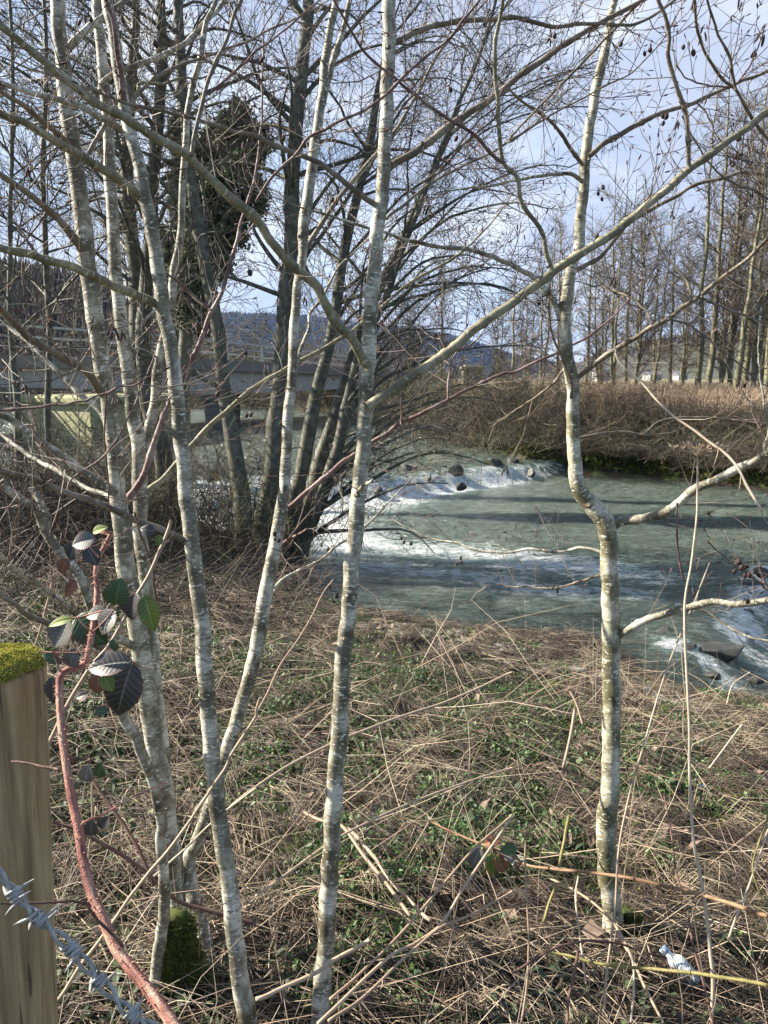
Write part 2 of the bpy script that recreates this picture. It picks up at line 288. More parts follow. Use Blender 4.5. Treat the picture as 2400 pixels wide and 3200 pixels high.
class Tubes:
    """collects polylines with radii; builds ONE mesh"""
    def __init__(s): s.g = {}
    def add(s, pts, rad, sides=3, rnd=None):
        pts = np.asarray(pts, float); rad = np.broadcast_to(np.asarray(rad, float), (len(pts),))
        s.g.setdefault((len(pts), sides), []).append((pts, rad, random.random() if rnd is None else rnd))
    def n(s): return sum(len(v) for v in s.g.values())
    def mesh(s, name='tubes', jitter=0.0):
        VV, FF, TT, RR = [], [], [], []; off = 0
        for (n, k), lst in s.g.items():
            p = np.array([a[0] for a in lst]); r = np.array([a[1] for a in lst]); rd = np.array([a[2] for a in lst]); K = len(lst)
            t = np.gradient(p, axis=1); t /= np.linalg.norm(t, axis=2, keepdims=True) + 1e-9
            ov = p[:, -1] - p[:, 0]; ov /= np.linalg.norm(ov, axis=1, keepdims=True) + 1e-9
            ref = np.where(np.abs(ov[:, 2:3]) > 0.75, np.array([[0.0, -1, 0.03]]), np.array([[0.03, 0.02, 1.0]]))[:, None, :]
            u = np.cross(t, ref); u /= np.linalg.norm(u, axis=2, keepdims=True) + 1e-9
            w = np.cross(t, u)
            a = np.arange(k)*2*math.pi/k
            rr = r[:, :, None]*(np.ones(k) if not jitter else 1 + jitter*rng.normal(size=(K, n, k)))
            V = p[:, :, None, :] + rr[..., None]*(np.cos(a)[None, None, :, None]*u[:, :, None, :] + np.sin(a)[None, None, :, None]*w[:, :, None, :])
            L = np.concatenate([np.zeros((K, 1)), np.cumsum(np.linalg.norm(np.diff(p, axis=1), axis=2), axis=1)], 1) + rd[:, None]*17
            tc = np.stack([r[:, :, None]*np.cos(a)[None, None], r[:, :, None]*np.sin(a)[None, None], np.broadcast_to(L[:, :, None], (K, n, k))], -1)
            base = off + np.arange(K)[:, None, None]*n*k + np.arange(n - 1)[None, :, None]*k
            j = np.arange(k)[None, None, :]; j2 = (j + 1) % k
            Fq = np.stack([base + j, base + j2, base + k + j2, base + k + j], -1).reshape(-1, 4)
            VV.append(V.reshape(-1, 3)); FF.append(Fq); TT.append(tc.reshape(-1, 3)); RR.append(np.repeat(rd, n*k)); off += K*n*k
            if k > 3:      # close the ends of visible tubes
                for row, flip in ((0, 1), (n - 1, 0)):
                    c = V[:, row].mean(1); ci = off + np.arange(K); ring = (off - K*n*k if flip else off - K*n*k - K) + np.arange(K)[:, None]*n*k + row*k + np.arange(k)[None]
                    ring = ring if flip else ring
                    r2 = np.roll(ring, -1, 1); cc = np.broadcast_to(ci[:, None], ring.shape)
                    q = np.stack([ring, cc, cc, r2] if not flip else [ring, r2, cc, cc], -1)
                    tri = np.stack([cc, ring, r2, r2], -1)
                    VV.append(c); TT.append(tc[:, row, 0]); RR.append(rd); off += K
                    FF.append(tri.reshape(-1, 4))
        V = np.concatenate(VV); Fq = np.concatenate(FF)
        # degenerate quads (caps) become true triangles
        cap = Fq[:, 2] == Fq[:, 3]
        quads, tris = Fq[~cap], Fq[cap][:, :3]
        me = bpy.data.meshes.new(name); me.vertices.add(len(V)); me.vertices.foreach_set('co', V.astype(np.float32).ravel())
        loops = np.concatenate([quads.ravel(), tris.ravel()]).astype(np.int32)
        me.loops.add(len(loops)); me.loops.foreach_set('vertex_index', loops)
        ls = np.concatenate([np.arange(len(quads))*4, len(quads)*4 + np.arange(len(tris))*3]).astype(np.int32)
        lt = np.concatenate([np.full(len(quads), 4), np.full(len(tris), 3)]).astype(np.int32)
        me.polygons.add(len(ls)); me.polygons.foreach_set('loop_start', ls); me.polygons.foreach_set('loop_total', lt)
        me.polygons.foreach_set('use_smooth', np.ones(len(ls), bool))
        at = me.attributes.new('tc', 'FLOAT_VECTOR', 'POINT'); at.data.foreach_set('vector', np.concatenate(TT).astype(np.float32).ravel())
        at = me.attributes.new('rnd', 'FLOAT', 'POINT'); at.data.foreach_set('value', np.concatenate(RR).astype(np.float32))
        me.update(); me.validate(); return me
    def build(s, name, m, parent=None, jitter=0.0): return link(name, s.mesh(name, jitter), m, parent)

def smooth_line(pts, n):
    """Catmull-Rom through rows of pts (any columns), n samples evenly spaced"""
    p = np.asarray(pts, float)
    if len(p) == 2: t = np.linspace(0, 1, n)[:, None]; return p[0]*(1-t) + p[1]*t
    q = np.vstack([2*p[0]-p[1], p, 2*p[-1]-p[-2]]); out = []
    for i in range(len(p)-1):
        a, b, c, d = q[i:i+4]
        for t in np.linspace(0, 1, 12, endpoint=False):
            out.append(0.5*((2*b)+(c-a)*t+(2*a-5*b+4*c-d)*t*t+(3*b-a-3*c+d)*t**3))
    out.append(p[-1]); out = np.array(out)
    L = np.concatenate([[0], np.cumsum(np.linalg.norm(np.diff(out[:, :3], axis=0), axis=1))]); s = np.linspace(0, L[-1], n)
    return np.stack([np.interp(s, L, out[:, k]) for k in range(out.shape[1])], 1)
def trace(pts, Y0, Y1=None, w0=None, w1=None):
    """pixel trace (x,y[,w]) -> world points and radii; Y runs from Y0 to Y1 along it"""
    Y1 = Y0 if Y1 is None else Y1
    a = np.array([p[:2] for p in pts], float); L = np.concatenate([[0], np.cumsum(np.hypot(*np.diff(a, axis=0).T))]); L /= L[-1]
    W = [(l, p[2]) for l, p in zip(L, pts) if len(p) > 2]
    if w0 is not None: W = [(0, w0), (1, w1 if w1 is not None else w0)]
    out = []
    for l, p in zip(L, pts):
        q = P(p[0], p[1], Y0 + (Y1-Y0)*l); w = np.interp(l, [x[0] for x in W], [x[1] for x in W])
        out.append(list(q) + [w/2/F*fdepth(q)])
    return np.array(out)
def unit(v): return v/(np.linalg.norm(v) + 1e-9)
def rough_line(l, amp):
    l = l.copy(); n = len(l); z = rng.normal(size=(n+8, 3)); k = np.array([1, 2, 3, 2, 1])/4.4
    z = np.stack([np.convolve(z[:, c], k, 'same') for c in range(3)], 1)[4:4+n]; z[0] = 0; z[-1] = 0
    l[:, :3] += z*amp; return l
def knobs(l, k, amt=0.10):      # slight swellings where twigs were
    l = l.copy()
    for _ in range(k):
        i = random.randrange(2, len(l)-2); l[i, 3] *= 1 + amt; 
    return l

def twig_run(start, d, length, n, kink, rise=0.0, droop=0.0):
    pts = [start]; dd = unit(d); st = length/(n-1)
    for i in range(n-1):
        dd = unit(dd + rng.normal(size=3)*kink + np.array([0, 0, rise - droop*(i/(n-1))])); pts.append(pts[-1] + dd*st)
    return np.array(pts)
def side_dir(t, ang):
    r = rng.normal(size=3); r = unit(r - t*np.dot(r, t)); return unit(t*math.cos(ang) + r*math.sin(ang))
def twigs_along(tb, line, spacing, ln, r0, levels=1, kink=0.14, rise=0.05, start=0.1, ang=(0.6, 1.1), buds=None, bias=None, droop=0.0, n=5, tipr=0.45, end=1.0):
    """side twigs along a 4-column line"""
    seg = np.linalg.norm(np.diff(line[:, :3], axis=0), axis=1); L = np.concatenate([[0], np.cumsum(seg)]); s = L[-1]*start
    while s < L[-1]*end:
        p = np.array([np.interp(s, L, line[:, k]) for k in range(3)]); i = min(len(seg)-1, int(np.searchsorted(L, s)) - 1); i = max(i, 0)
        t = unit(line[i+1, :3] - line[i, :3]); d = side_dir(t, random.uniform(*ang))
        if bias is not None: d = unit(d + np.array(bias))
        l = ln*random.uniform(0.45, 1.25)*(1 - 0.45*s/L[-1])
        q = twig_run(p, d, l, n, kink, rise, droop); rr = np.linspace(r0, r0*tipr, n)
        tb.add(q, rr, 3)
        if buds is not None: bud(buds, q[-1], q[-1]-q[-2], r0)
        if levels > 1:
            twigs_along(tb, np.column_stack([q, rr]), spacing*0.62, ln*0.5, r0*0.72, levels-1, kink, rise, 0.2, ang, buds, None, droop, max(3, n-1), tipr)
        s += spacing*random.uniform(0.5, 1.5)
def bud(tb, p, d, r):
    d = unit(d); tb.add(np.array([p, p + d*0.004, p + d*0.009, p + d*0.013]), [r*0.6, r*1.5, r*1.3, r*0.3], 4)
def catkin(tb, p, L=0.028, r=0.0026):
    d = unit(np.array([rng.normal()*0.25, rng.normal()*0.25, -1]))
    tb.add(np.array([p + d*L*k for k in (0, 0.15, 0.6, 1)]), [r*0.4, r, r, r*0.4], 5)
def cone(tb, p, r=0.0065):
    d = unit(rng.normal(size=3) + np.array([0, 0, -0.6]))
    tb.add(np.array([p + d*r*k for k in (0, 0.6, 1.6, 2.4, 3.0)]), [r*0.3, r*0.95, r, r*0.75, r*0.2], 6)

_t = Tubes(); _t.add(np.array([[0, 0, -0.005*k] for k in (-1.5, -0.8, 0, 0.6, 1.5, 2.4, 2.9)]), [0.0006, 0.0006, 0.0015, 0.0050, 0.0054, 0.004, 0.001], 8); CONE = _t.mesh('cone', 0.09); CONE.materials.append(M_cone)
_t = Tubes(); _t.add(np.array([[0.001*math.sin(k), 0, -0.007*k] for k in (0, 0.3, 1, 2, 3, 3.6)]), [0.0005, 0.0018, 0.0025, 0.0026, 0.0022, 0.0006], 7); CATK = _t.mesh('catkin', 0.08); CATK.materials.append(M_cone)

# ------------------------------------------------------------------ terrain
ZW = -1.0; ZU = -0.58; ZL = -1.28
near_px = [(-1500, 1490, ZU), (-600, 1500, ZU), (0, 1512, ZU), (420, 1556, ZU), (640, 1640, -0.9), (860, 1745, ZW), (960, 1800, ZW), (1013, 1866, ZW), (1100, 1910, ZW), (1230, 1946, ZW), (1447, 1982, ZW),
           (1664, 2006, ZW), (1846, 2010, ZW), (1953, 2069, -1.05), (2025, 2127, -1.12), (2098, 2170, -1.18), (2257, 2213, ZL), (2450, 2235, ZL), (3000, 2330, ZL), (4600, 2500, ZL)]
NS = np.array([Zp(*p) for p in near_px]); NS[0, :2] = (-40, 40); NS[1, :2] = (-16, 21); NS = np.vstack([[[-80, 80, ZU]], NS, [[60, -30, ZL]]])
far_px = [(1060, 1290, ZU), (1250, 1338, ZU), (1450, 1388, ZU), (1640, 1436, ZU), (1752, 1462, -0.8), (2000, 1492, ZW), (2400, 1532, ZW), (3200, 1600, ZW)]
FS = np.array([Zp(*p) for p in far_px]); FS = np.vstack([[[-70, 160, ZU]], [[-16, 62, ZU]], FS, [[60, 0, ZL]], [[90, -40, ZL]]])
def sdist(x, y, S, sign):
    """signed distance to polyline S; also z of the nearest point"""
    best = np.full(x.shape, 1e9); zz = np.zeros(x.shape); ws = np.zeros(x.shape); sg = np.zeros(x.shape)
    for a, b in zip(S[:-1], S[1:]):
        d = b[:2] - a[:2]; L2 = d @ d; t = np.clip(((x-a[0])*d[0] + (y-a[1])*d[1])/L2, 0, 1)
        qx = a[0] + t*d[0]; qy = a[1] + t*d[1]; D = np.hypot(x-qx, y-qy); m = D < best
        cr = d[0]*(y-a[1]) - d[1]*(x-a[0])
        best = np.where(m, D, best); w = math.sqrt(L2)/(D*D + 0.02)**2; zz = zz + w*(a[2] + t*(b[2]-a[2])); ws = ws + w; sg = np.where(m, np.sign(cr), sg)
    return best*sg*sign, zz/ws
def vnoise(x, y, s, seed=0):
    r = np.random.default_rng(seed); tab = r.random((64, 64)); x = np.asarray(x, float)*s; y = np.asarray(y, float)*s
    xi = np.floor(x).astype(int); yi = np.floor(y).astype(int); fx = x-xi; fy = y-yi; fx = fx*fx*(3-2*fx); fy = fy*fy*(3-2*fy)
    g = lambda a, b: tab[a % 64, b % 64]
    return (g(xi, yi)*(1-fx)+g(xi+1, yi)*fx)*(1-fy) + (g(xi, yi+1)*(1-fx)+g(xi+1, yi+1)*fx)*fy - 0.5
def H(x, y):
    x = np.asarray(x, float); y = np.asarray(y, float)
    dn, zn = sdist(x, y, NS, -1.0)            # >0 on the near bank
    df, zf = sdist(x, y, FS, 1.0)            # >0 on the far bank
    inl = np.maximum(dn, 0); top = 0.05 - zn
    hn = zn + 0.07*np.clip(inl/0.2, 0, 1) + (top-0.07)*(1-np.exp(-inl/3.3))*1.20
    hn = np.minimum(hn, 0.10 + 0.02*inl)
    hn = hn + (vnoise(x, y, 1.3, 1)*0.10 + vnoise(x, y, 4, 2)*0.05 + vnoise(x, y, 11, 3)*0.022)*np.clip(inl*1.5, 0, 1)
    inf = np.maximum(df, 0)
    hf = zf + np.minimum(inf*0.85, 0.4 + inf*0.30); hf = np.minimum(hf, 0.95) + vnoise(x, y, 0.9, 4)*0.18*np.clip(inf, 0, 1)
    bed = np.minimum(zn, zf) - 0.9
    h = np.where(dn > 0, hn, np.where(df > 0, hf, np.maximum(bed, np.maximum(zn + dn*0.5, zf + df*0.5))))
    return h
def Hs(x, y): return float(H(np.array([x]), np.array([y]))[0])
def G(px, py):
    """where the pixel's ray meets the ground"""
    r = ray(px, py); t = 0.3
    for _ in range(4000):
        p = np.array([0, 0, CAMZ]) + r*t
        if p[2] < Hs(p[0], p[1]): return p
        t += 0.01 + t*0.004
    return p
def geo(a, b, n): return np.geomspace(a, b, n)
ax_ = np.concatenate([-geo(4500, 9, 40), np.arange(-8.8, 8.8, 0.06), geo(9, 4500, 40)])
ay_ = np.concatenate([-geo(400, 1.0, 18), np.arange(-0.8, 12, 0.06), np.arange(12, 34, 0.3), geo(34.3, 6000, 50)])
X, Yg = np.meshgrid(ax_, ay_); Hh = H(X, Yg)
V = np.stack([X, Yg, Hh], -1).reshape(-1, 3); ny, nx = X.shape
i = np.arange(ny-1)[:, None]*nx + np.arange(nx-1)[None]
Fg = np.stack([i, i+1, i+nx+1, i+nx], -1).reshape(-1, 4)
ground = link('ground', mesh_np('ground', V, Fg), M_ground); tag(ground, kind='structure')

# river: one sheet with the weir's step, ripples and foam
CREST = np.array([Zp(*p)[:2] for p in [(300, 1560, ZU), (600, 1545, ZU), (925, 1512, ZU), (1230, 1486, ZU), (1420, 1463, ZU), (1590, 1449, ZU)]])
CREST = np.column_stack([np.vstack([[[-30, 9]], CREST, [[4.6, 20.9], [7.0, 23.0]]]), np.zeros(len(CREST)+3)])
C2 = np.array([[9.5, 15.5], [5.7, 11.0], [4.6, 9.4], [3.6, 8.1], [2.75, 7.15], [2.2, 6.4], [1.5, 4.8]]); C2 = np.column_stack([C2, np.zeros(len(C2))])
def sm(t): t = np.clip(t, 0, 1); return t*t*(3-2*t)
def water_z(x, y):
    dc, _ = sdist(x, y, CREST, 1.0); d2, _ = sdist(x, y, C2, 1.0)
    z = ZW + (ZU-ZW)*sm((dc + 0.75)/0.8); z = z - (0.30)*sm(d2/1.1)
    return z, dc, d2
def pdist(x, y, pts): 
    S = np.column_stack([np.array(pts), np.zeros(len(pts))]); d, _ = sdist(x, y, S, 1.0); return np.abs(d)
def Wp(l, z=ZW): return [tuple(Zp(a, b, z)[:2]) for a, b in l]
fx = np.concatenate([-geo(70, 9.3, 25), np.arange(-9, 14, 0.075), geo(14.2, 80, 20)]); fy = np.concatenate([np.arange(3.5, 24, 0.075), geo(24.2, 140, 40)])
X, Yg = np.meshgrid(fx, fy); Wz, dc, d2 = water_z(X, Yg)
foam = np.zeros(X.shape)
fw = np.interp(X, [-9, -3, -1, 1, 3, 4.3, 5], [1.4, 1.2, 0.85, 0.55, 0.38, 0.18, 0.04]); foam = np.maximum(foam, np.interp(X, [-4, 0, 3.8, 4.8], [0.95, 0.80, 0.70, 0.3])*np.exp(-np.maximum(0, np.abs(dc + 0.25 + fw*0.55) - fw*0.45)**2/(0.16*fw))*(X < 5.2))          # under the weir
for pts, w, a in ((Wp([(860, 1560), (960, 1600), (1010, 1660), (1080, 1700)]), 0.95, 1.0), (Wp([(1040, 1690), (1200, 1705), (1330, 1715), (1500, 1730), (1700, 1755), (1860, 1775)]), 0.75, 0.66),
                  (Wp([(1000, 1600), (1100, 1590), (1250, 1560)]), 0.8, 0.8), (Wp([(650, 1580), (760, 1620), (850, 1650)]), 0.8, 0.95), (Wp([(1700, 1760), (1900, 1790), (2050, 1800)]), 0.5, 0.52), (Wp([(1100, 1760), (1400, 1790), (1700, 1840), (1950, 1850)]), 0.5, 0.46),
                  (Wp([(2390, 1830), (2340, 1960), (2300, 2010), (2400, 2040)], -1.25), 0.28, 0.64), (Wp([(2090, 2100), (2200, 2120), (2290, 2170)], -1.25), 0.16, 0.7), (Wp([(2290, 2040), (2350, 2080), (2450, 2110)], -1.25), 0.2, 0.7), (Wp([(2270, 2185), (2400, 2200)], -1.27), 0.10, 0.75)):
    foam = np.maximum(foam, a*np.exp(-(pdist(X, Yg, pts)/w)**2))
chop = vnoise(X*0.8 + 9, Yg*1.7, 2.2, 11)*0.05 + vnoise(X, Yg*1.6, 5.5, 12)*0.022
chop = chop*(0.45 + 2.2*np.clip(foam - 0.35, 0, 1) + 0.9*sm(d2/1.0)); chop += vnoise(X, Yg, 3.2, 13)*0.22*np.clip(foam-0.6, 0, 1)*(d2 < 0.5)
# the smooth humps of water running over rocks at the right
humps = [Zp(2150, 2080, -1.2), Zp(2330, 1850, -1.05), Zp(2290, 1930, -1.1), Zp(2210, 1960, -1.1), Zp(2120, 1990, -1.1)]
for k, h in enumerate(humps): Wz = Wz + 0.07*np.exp(-((X-h[0])/0.55)**2 - ((Yg-h[1])/0.35)**2)
V = np.stack([X, Yg, Wz + chop], -1).reshape(-1, 3); ny, nx = X.shape; i = np.arange(ny-1)[:, None]*nx + np.arange(nx-1)[None]
river = link('river', mesh_np('river', V, np.stack([i, i+1, i+nx+1, i+nx], -1).reshape(-1, 4), {'foam': foam.ravel()}), M_water); tag(river, kind='structure'); sol = river.modifiers.new('depth', 'SOLIDIFY'); sol.thickness = 1.6; sol.offset = -1
def Ws(x, y): return float(water_z(np.array([x]), np.array([y]))[0][0])

# hills
def hill(name, prof, Y, m, back=500, foot=-20):
    """ridge heights traced as angles, turned into real heights at distance Y; slopes down to front and back"""
    xs = np.linspace(prof[0][0], prof[-1][0], 160); hs = np.interp(xs, [p[0] for p in prof], [p[1] for p in prof]); rows = []
    for k, t in enumerate(np.linspace(-1, 1, 41)):
        y = Y + t*back; row = []
        for px, py in zip(xs, hs):
            top = P(px, py, Y); f_ = math.cos(t*math.pi/2)**0.8 if abs(t) < 1 else 0
            z = foot + (top[2]-foot)*f_; row.append((top[0], y + vnoise(px, t*9, 0.03, 21)*back*0.1, z))
        rows.append(row)
    V = np.array(rows); n_, m_ = V.shape[:2]; V[:, :, 2] += (vnoise(V[:, :, 0], V[:, :, 1], 0.02, 22)*0.06 + vnoise(V[:, :, 0], V[:, :, 1], 0.08, 23)*0.025)*(V[:, :, 2]-foot)
    i = np.arange(n_-1)[:, None]*m_ + np.arange(m_-1)[None]
    o = link(name, mesh_np(name, V.reshape(-1, 3), np.stack([i, i+1, i+m_+1, i+m_], -1).reshape(-1, 4)), m); return tag(o, kind='structure')
hw_ = hill('wooded_hill', [(-2600, 1165), (-1400, 1160), (-300, 1150), (300, 1110), (560, 1020), (760, 990), (1000, 1005), (1230, 1035), (1400, 1060), (1560, 1115), (1750, 1160), (2000, 1185)], 1900, M_forest, 600)
hill('far_hill', [(700, 1180), (1100, 1150), (1500, 1150), (1900, 1130), (2400, 1120), (3400, 1080), (4200, 1100)], 3600, M_forest, 900)
M_slope = mat('bare_wood_slope', f_hill((0.020, 0.017, 0.014), (0.04, 0.034, 0.028), (0.07, 0.06, 0.045), 0.06))
hs_ = hill('wooded_slope', [(-2600, 700), (-1200, 800), (-400, 850), (0, 860), (250, 900), (450, 1000), (600, 1090), (720, 1150), (900, 1185)], 190, M_slope, 60, -3)
hp_ = hill('pasture_hill', [(1650, 1185), (1850, 1130), (2000, 1068), (2150, 1048), (2300, 1060), (2450, 1050), (3000, 1010), (4200, 1060), (5400, 1170)], 1000, M_past, 420)

def conifers(ob, n, h0, h1, name, label, keep=lambda x, y: True):
    me = ob.data; v = np.empty(len(me.vertices)*3, np.float32); me.vertices.foreach_get('co', v); v = v.reshape(-1, 3); f = np.array([list(p.vertices) for p in me.polygons])
    z = v[f].mean(1); ok = (z[:, 1] < z[:, 1].mean() + 60) & (z[:, 2] > 5) & (np.abs(z[:, 0]) < z[:, 1]*0.75); fi = rng.choice(np.where(ok)[0], n); u, w = rng.random((n, 1)), rng.random((n, 1)); q = v[f[fi]]
    p = (q[:, 0]*(1-u)+q[:, 1]*u)*(1-w) + (q[:, 3]*(1-u)+q[:, 2]*u)*w; k = keep(p[:, 0], p[:, 1]); p = p[k] if k is not True else p; n = len(p)
    h = rng.uniform(h0, h1, n); r_ = h*rng.uniform(0.16, 0.3, n); a = np.arange(6)*math.pi/3
    ring = p[:, None, :] + np.stack([np.cos(a)[None]*r_[:, None], np.sin(a)[None]*r_[:, None], np.zeros((n, 6)) - 1], -1); tip = p + np.stack([0*h, 0*h, h], 1)
    V = np.concatenate([ring, tip[:, None]], 1).reshape(-1, 3); b_ = np.arange(n)[:, None, None]*7; t_ = np.array([(j, (j+1) % 6, 6) for j in range(6)])[None]
    return tag(link(name, mesh_np(name, V, (b_ + t_).reshape(-1, 3), {'rnd': np.repeat(rng.random(n), 7)}, smooth=False), M_conif), label, 'woodland', None, 'stuff')
M_conif = rndmat('haze_blue_conifers', [(0, (0.004, 0.013, 0.030)), (0.6, (0.008, 0.022, 0.046)), (1, (0.018, 0.032, 0.050))], 0.9)  # needle colour shifted to blue to stand for haze over the far wood
conifers(hw_, 26000, 6, 13, 'conifer_wood', 'dark conifer wood covering the far hill, tinted haze blue')
M_conif = M_shrub
conifers(hs_, 9000, 2.0, 5.0, 'slope_woodland', 'dark bare woodland on the slope behind the left end of the bridge')
conifers(hp_, 2600, 5, 10, 'hill_woodland', 'bare brown woodland strips on the pasture hill', lambda x, y: vnoise(x, y, 0.012, 77) > 0.12)

# ------------------------------------------------------------------ boxes
class MB:
    def __init__(s): s.v = []; s.f = []
    def box(s, c, ax, ay, az):
        """centre and three half-extent vectors"""
        c, ax, ay, az = map(lambda q: np.asarray(q, float), (c, ax, ay, az)); b = len(s.v)
        for i in (-1, 1):
            for j in (-1, 1):
                for k in (-1, 1): s.v.append(c + i*ax + j*ay + k*az)
        s.f += [[b+q for q in f] for f in ((0, 1, 3, 2), (4, 6, 7, 5), (0, 4, 5, 1), (2, 3, 7, 6), (0, 2, 6, 4), (1, 5, 7, 3))]
        return s
    def beam(s, p, q, hw, hh):
        p = np.asarray(p, float); q = np.asarray(q, float); t = unit(q-p); n = unit(np.cross(t, [0, 0, 1])); return s.box((p+q)/2, (q-p)/2, n*hw, np.cross(n, t)*hh)
    def build(s, name, m, parent=None, bevel=0.01):
        me = bpy.data.meshes.new(name); me.from_pydata([tuple(v) for v in s.v], [], s.f); me.update(); me.polygons.foreach_set('use_smooth', np.zeros(len(me.polygons), bool)); o = link(name, me, m, parent)
        if bevel: bm = o.modifiers.new('bevel', 'BEVEL'); bm.width = bevel; bm.segments = 2
        return o

# ------------------------------------------------------------------ bridge
bp = [(-500, 985, 1090, 1160, 1205, 24.0), (100, 1018, 1112, 1150, 1212, 28.0), (700, 1066, 1125, 1160, 1230, 35.0), (1250, 1132, 1162, 1180, 1206, 45.0), (1420, 1150, 1168, 1184, 1200, 50.0)]
B = smooth_line([[*P(a, b_, Y)] + [P(a, c_, Y)[2], P(a, d_, Y)[2], P(a, e_, Y)[2]] for a, b_, c_, d_, e_, Y in bp], 33)
b0 = (B[8, 0], B[8, 1], ZU)
br = empty('bridge', b0, 'long low grey concrete road bridge with metal railings crossing the river behind the trees', 'bridge')
def sweep(zt, zb, off, w, name, m):
    V, Fc = [], []
    for k in range(len(B)):
        t = unit(np.array([*(B[min(k+1, len(B)-1), :2] - B[max(k-1, 0), :2]), 0])); n = np.array([-t[1], t[0], 0]); c = np.array([B[k, 0], B[k, 1], 0]) + n*off
        for s_, z in ((-w, zb[k]), (w, zb[k]), (w, zt[k]), (-w, zt[k])): V.append(c + n*s_ + np.array([0, 0, z]))
    for k in range(len(B)-1):
        for j in range(4): Fc.append((4*k+j, 4*k+(j+1) % 4, 4*k+4+(j+1) % 4, 4*k+4+j))
    Fc += [(0, 1, 2, 3), (4*len(B)-1, 4*len(B)-2, 4*len(B)-3, 4*len(B)-4)]
    return link(name, mesh_np(name, V, Fc, smooth=False), m, br)
sweep(B[:, 4]-0.003, B[:, 5], 0.35, 0.25, 'girder', M_conc); sweep(B[:, 4]-0.003, B[:, 5], 5.6, 0.25, 'girder', M_conc)
sweep(B[:, 3], B[:, 4], 3.1, 3.3, 'deck', M_concd)
sweep(B[:, 2]+0.02, B[:, 2]-0.06, 0.0, 0.04, 'top_rail', M_rail)
for fr in (0.36, 0.70): sweep(B[:, 2]*(1-fr) + B[:, 3]*fr + 0.02, B[:, 2]*(1-fr) + B[:, 3]*fr - 0.02, 0.0, 0.03, 'middle_rail', M_rail)
sweep(B[:, 2]+0.02, B[:, 2]-0.06, 6.2, 0.04, 'top_rail', M_rail)
for k in range(0, len(B), 2):
    m_ = MB(); m_.box((B[k, 0], B[k, 1], (B[k, 2]+B[k, 3])/2 - 0.03), (0.05, 0, 0), (0, 0.03, 0), (0, 0, (B[k, 2]-B[k, 3])/2 - 0.035)); m_.build('rail_post', M_rail, br, 0)
def pier(px0, px1, Y, top, m=M_pier, rot=0.0):
    a = P(px0, 1300, Y); b_ = P(px1, 1300, Y); c = (a+b_)/2; hw = (b_[0]-a[0])/2; mb = MB()
    ca, sa = math.cos(rot), math.sin(rot); ux = np.array([ca, sa, 0]); uy = np.array([-sa, ca, 0]); hw = hw/ca
    mb.box(np.array([c[0], c[1], (top-1.6)/2]) + uy*2.0, ux*hw, uy*2.0, (0, 0, (top+1.6)/2))
    mb.box(np.array([c[0], c[1], top-0.16]) + uy*2.0, ux*(hw+0.14), uy*2.16, (0, 0, 0.12)); mb.build('pier', m, br, 0.06)
pier(20, 320, 25.6, 1.05, rot=-0.55); pier(640, 700, 34.5, 0.85, M_concd); pier(1085, 1122, 41.5, 0.85, M_conc)
mb = MB(); c = P(1300, 1200, 47.5); mb.box((c[0]+4, c[1]+3, 0), (4.6, 1.5, 0), (-1.2, 3.2, 0), (0, 0, 0.85)); mb.build('abutment', M_concd, br, 0.05)

c = P(1477, 1150, 47); pl = empty('stone_pillar', (c[0], c[1], 0.9), 'squat buff stone pillar with a flat cap on the far bank at the bridge end', 'pillar')
mb = MB(); mb.box((c[0], c[1], 1.35), (0.62, 0, 0), (0, 0.62, 0), (0, 0, 0.75)); mb.build('shaft', M_sand, pl, 0.03)
mb = MB(); mb.box((c[0], c[1], 2.19), (0.75, 0, 0), (0, 0.75, 0), (0, 0, 0.09)); mb.box((c[0], c[1], 2.32), (0.5, 0, 0), (0, 0.5, 0), (0, 0, 0.045)); mb.build('cap', M_sand, pl, 0.03)

# small far houses seen through the trees on the right
for k, (px, py, w, Y, lab) in enumerate([(2035, 1212, 34, 190, 'long low white farm building with a dark roof far beyond the right hand trees'), (1882, 1160, 40, 170, 'dark roofed white house between the curved trunk and the first far tree'),
                                         (2120, 1216, 26, 220, 'small white cottage beyond the field, right of the long farm building')]):
    c = P(px, py, Y); hw = w/2/F*Y; root = empty('house', (c[0], c[1], 0.9), lab, 'house'); h = 1.5 if k != 1 else 2.4
    mb = MB(); mb.box((c[0], c[1], 0.9+h/2), (hw, 0, 0), (0, 3, 0), (0, 0, h/2)); mb.build('wall', M_white, root, 0)
    V = [(c[0]+sx*(hw+0.2), c[1]+sy*3.3, 0.9+h) for sx in (-1, 1) for sy in (-1, 1)] + [(c[0]-hw-0.2, c[1], 1.9+h), (c[0]+hw+0.2, c[1], 1.9+h)]
    me = bpy.data.meshes.new('roof'); me.from_pydata(V, [], [(0, 2, 5, 4), (1, 4, 5, 3), (0, 4, 1), (2, 3, 5), (0, 1, 3, 2)]); link('roof', me, M_roof, root)
    for j in (-0.5, 0.1, 0.6):
        mb = MB(); mb.box((c[0]+j*hw, c[1]-3.02, 0.9+h*0.55), (0.4, 0, 0), (0, 0.03, 0), (0, 0, 0.5)); mb.build('window', M_roof, root, 0)

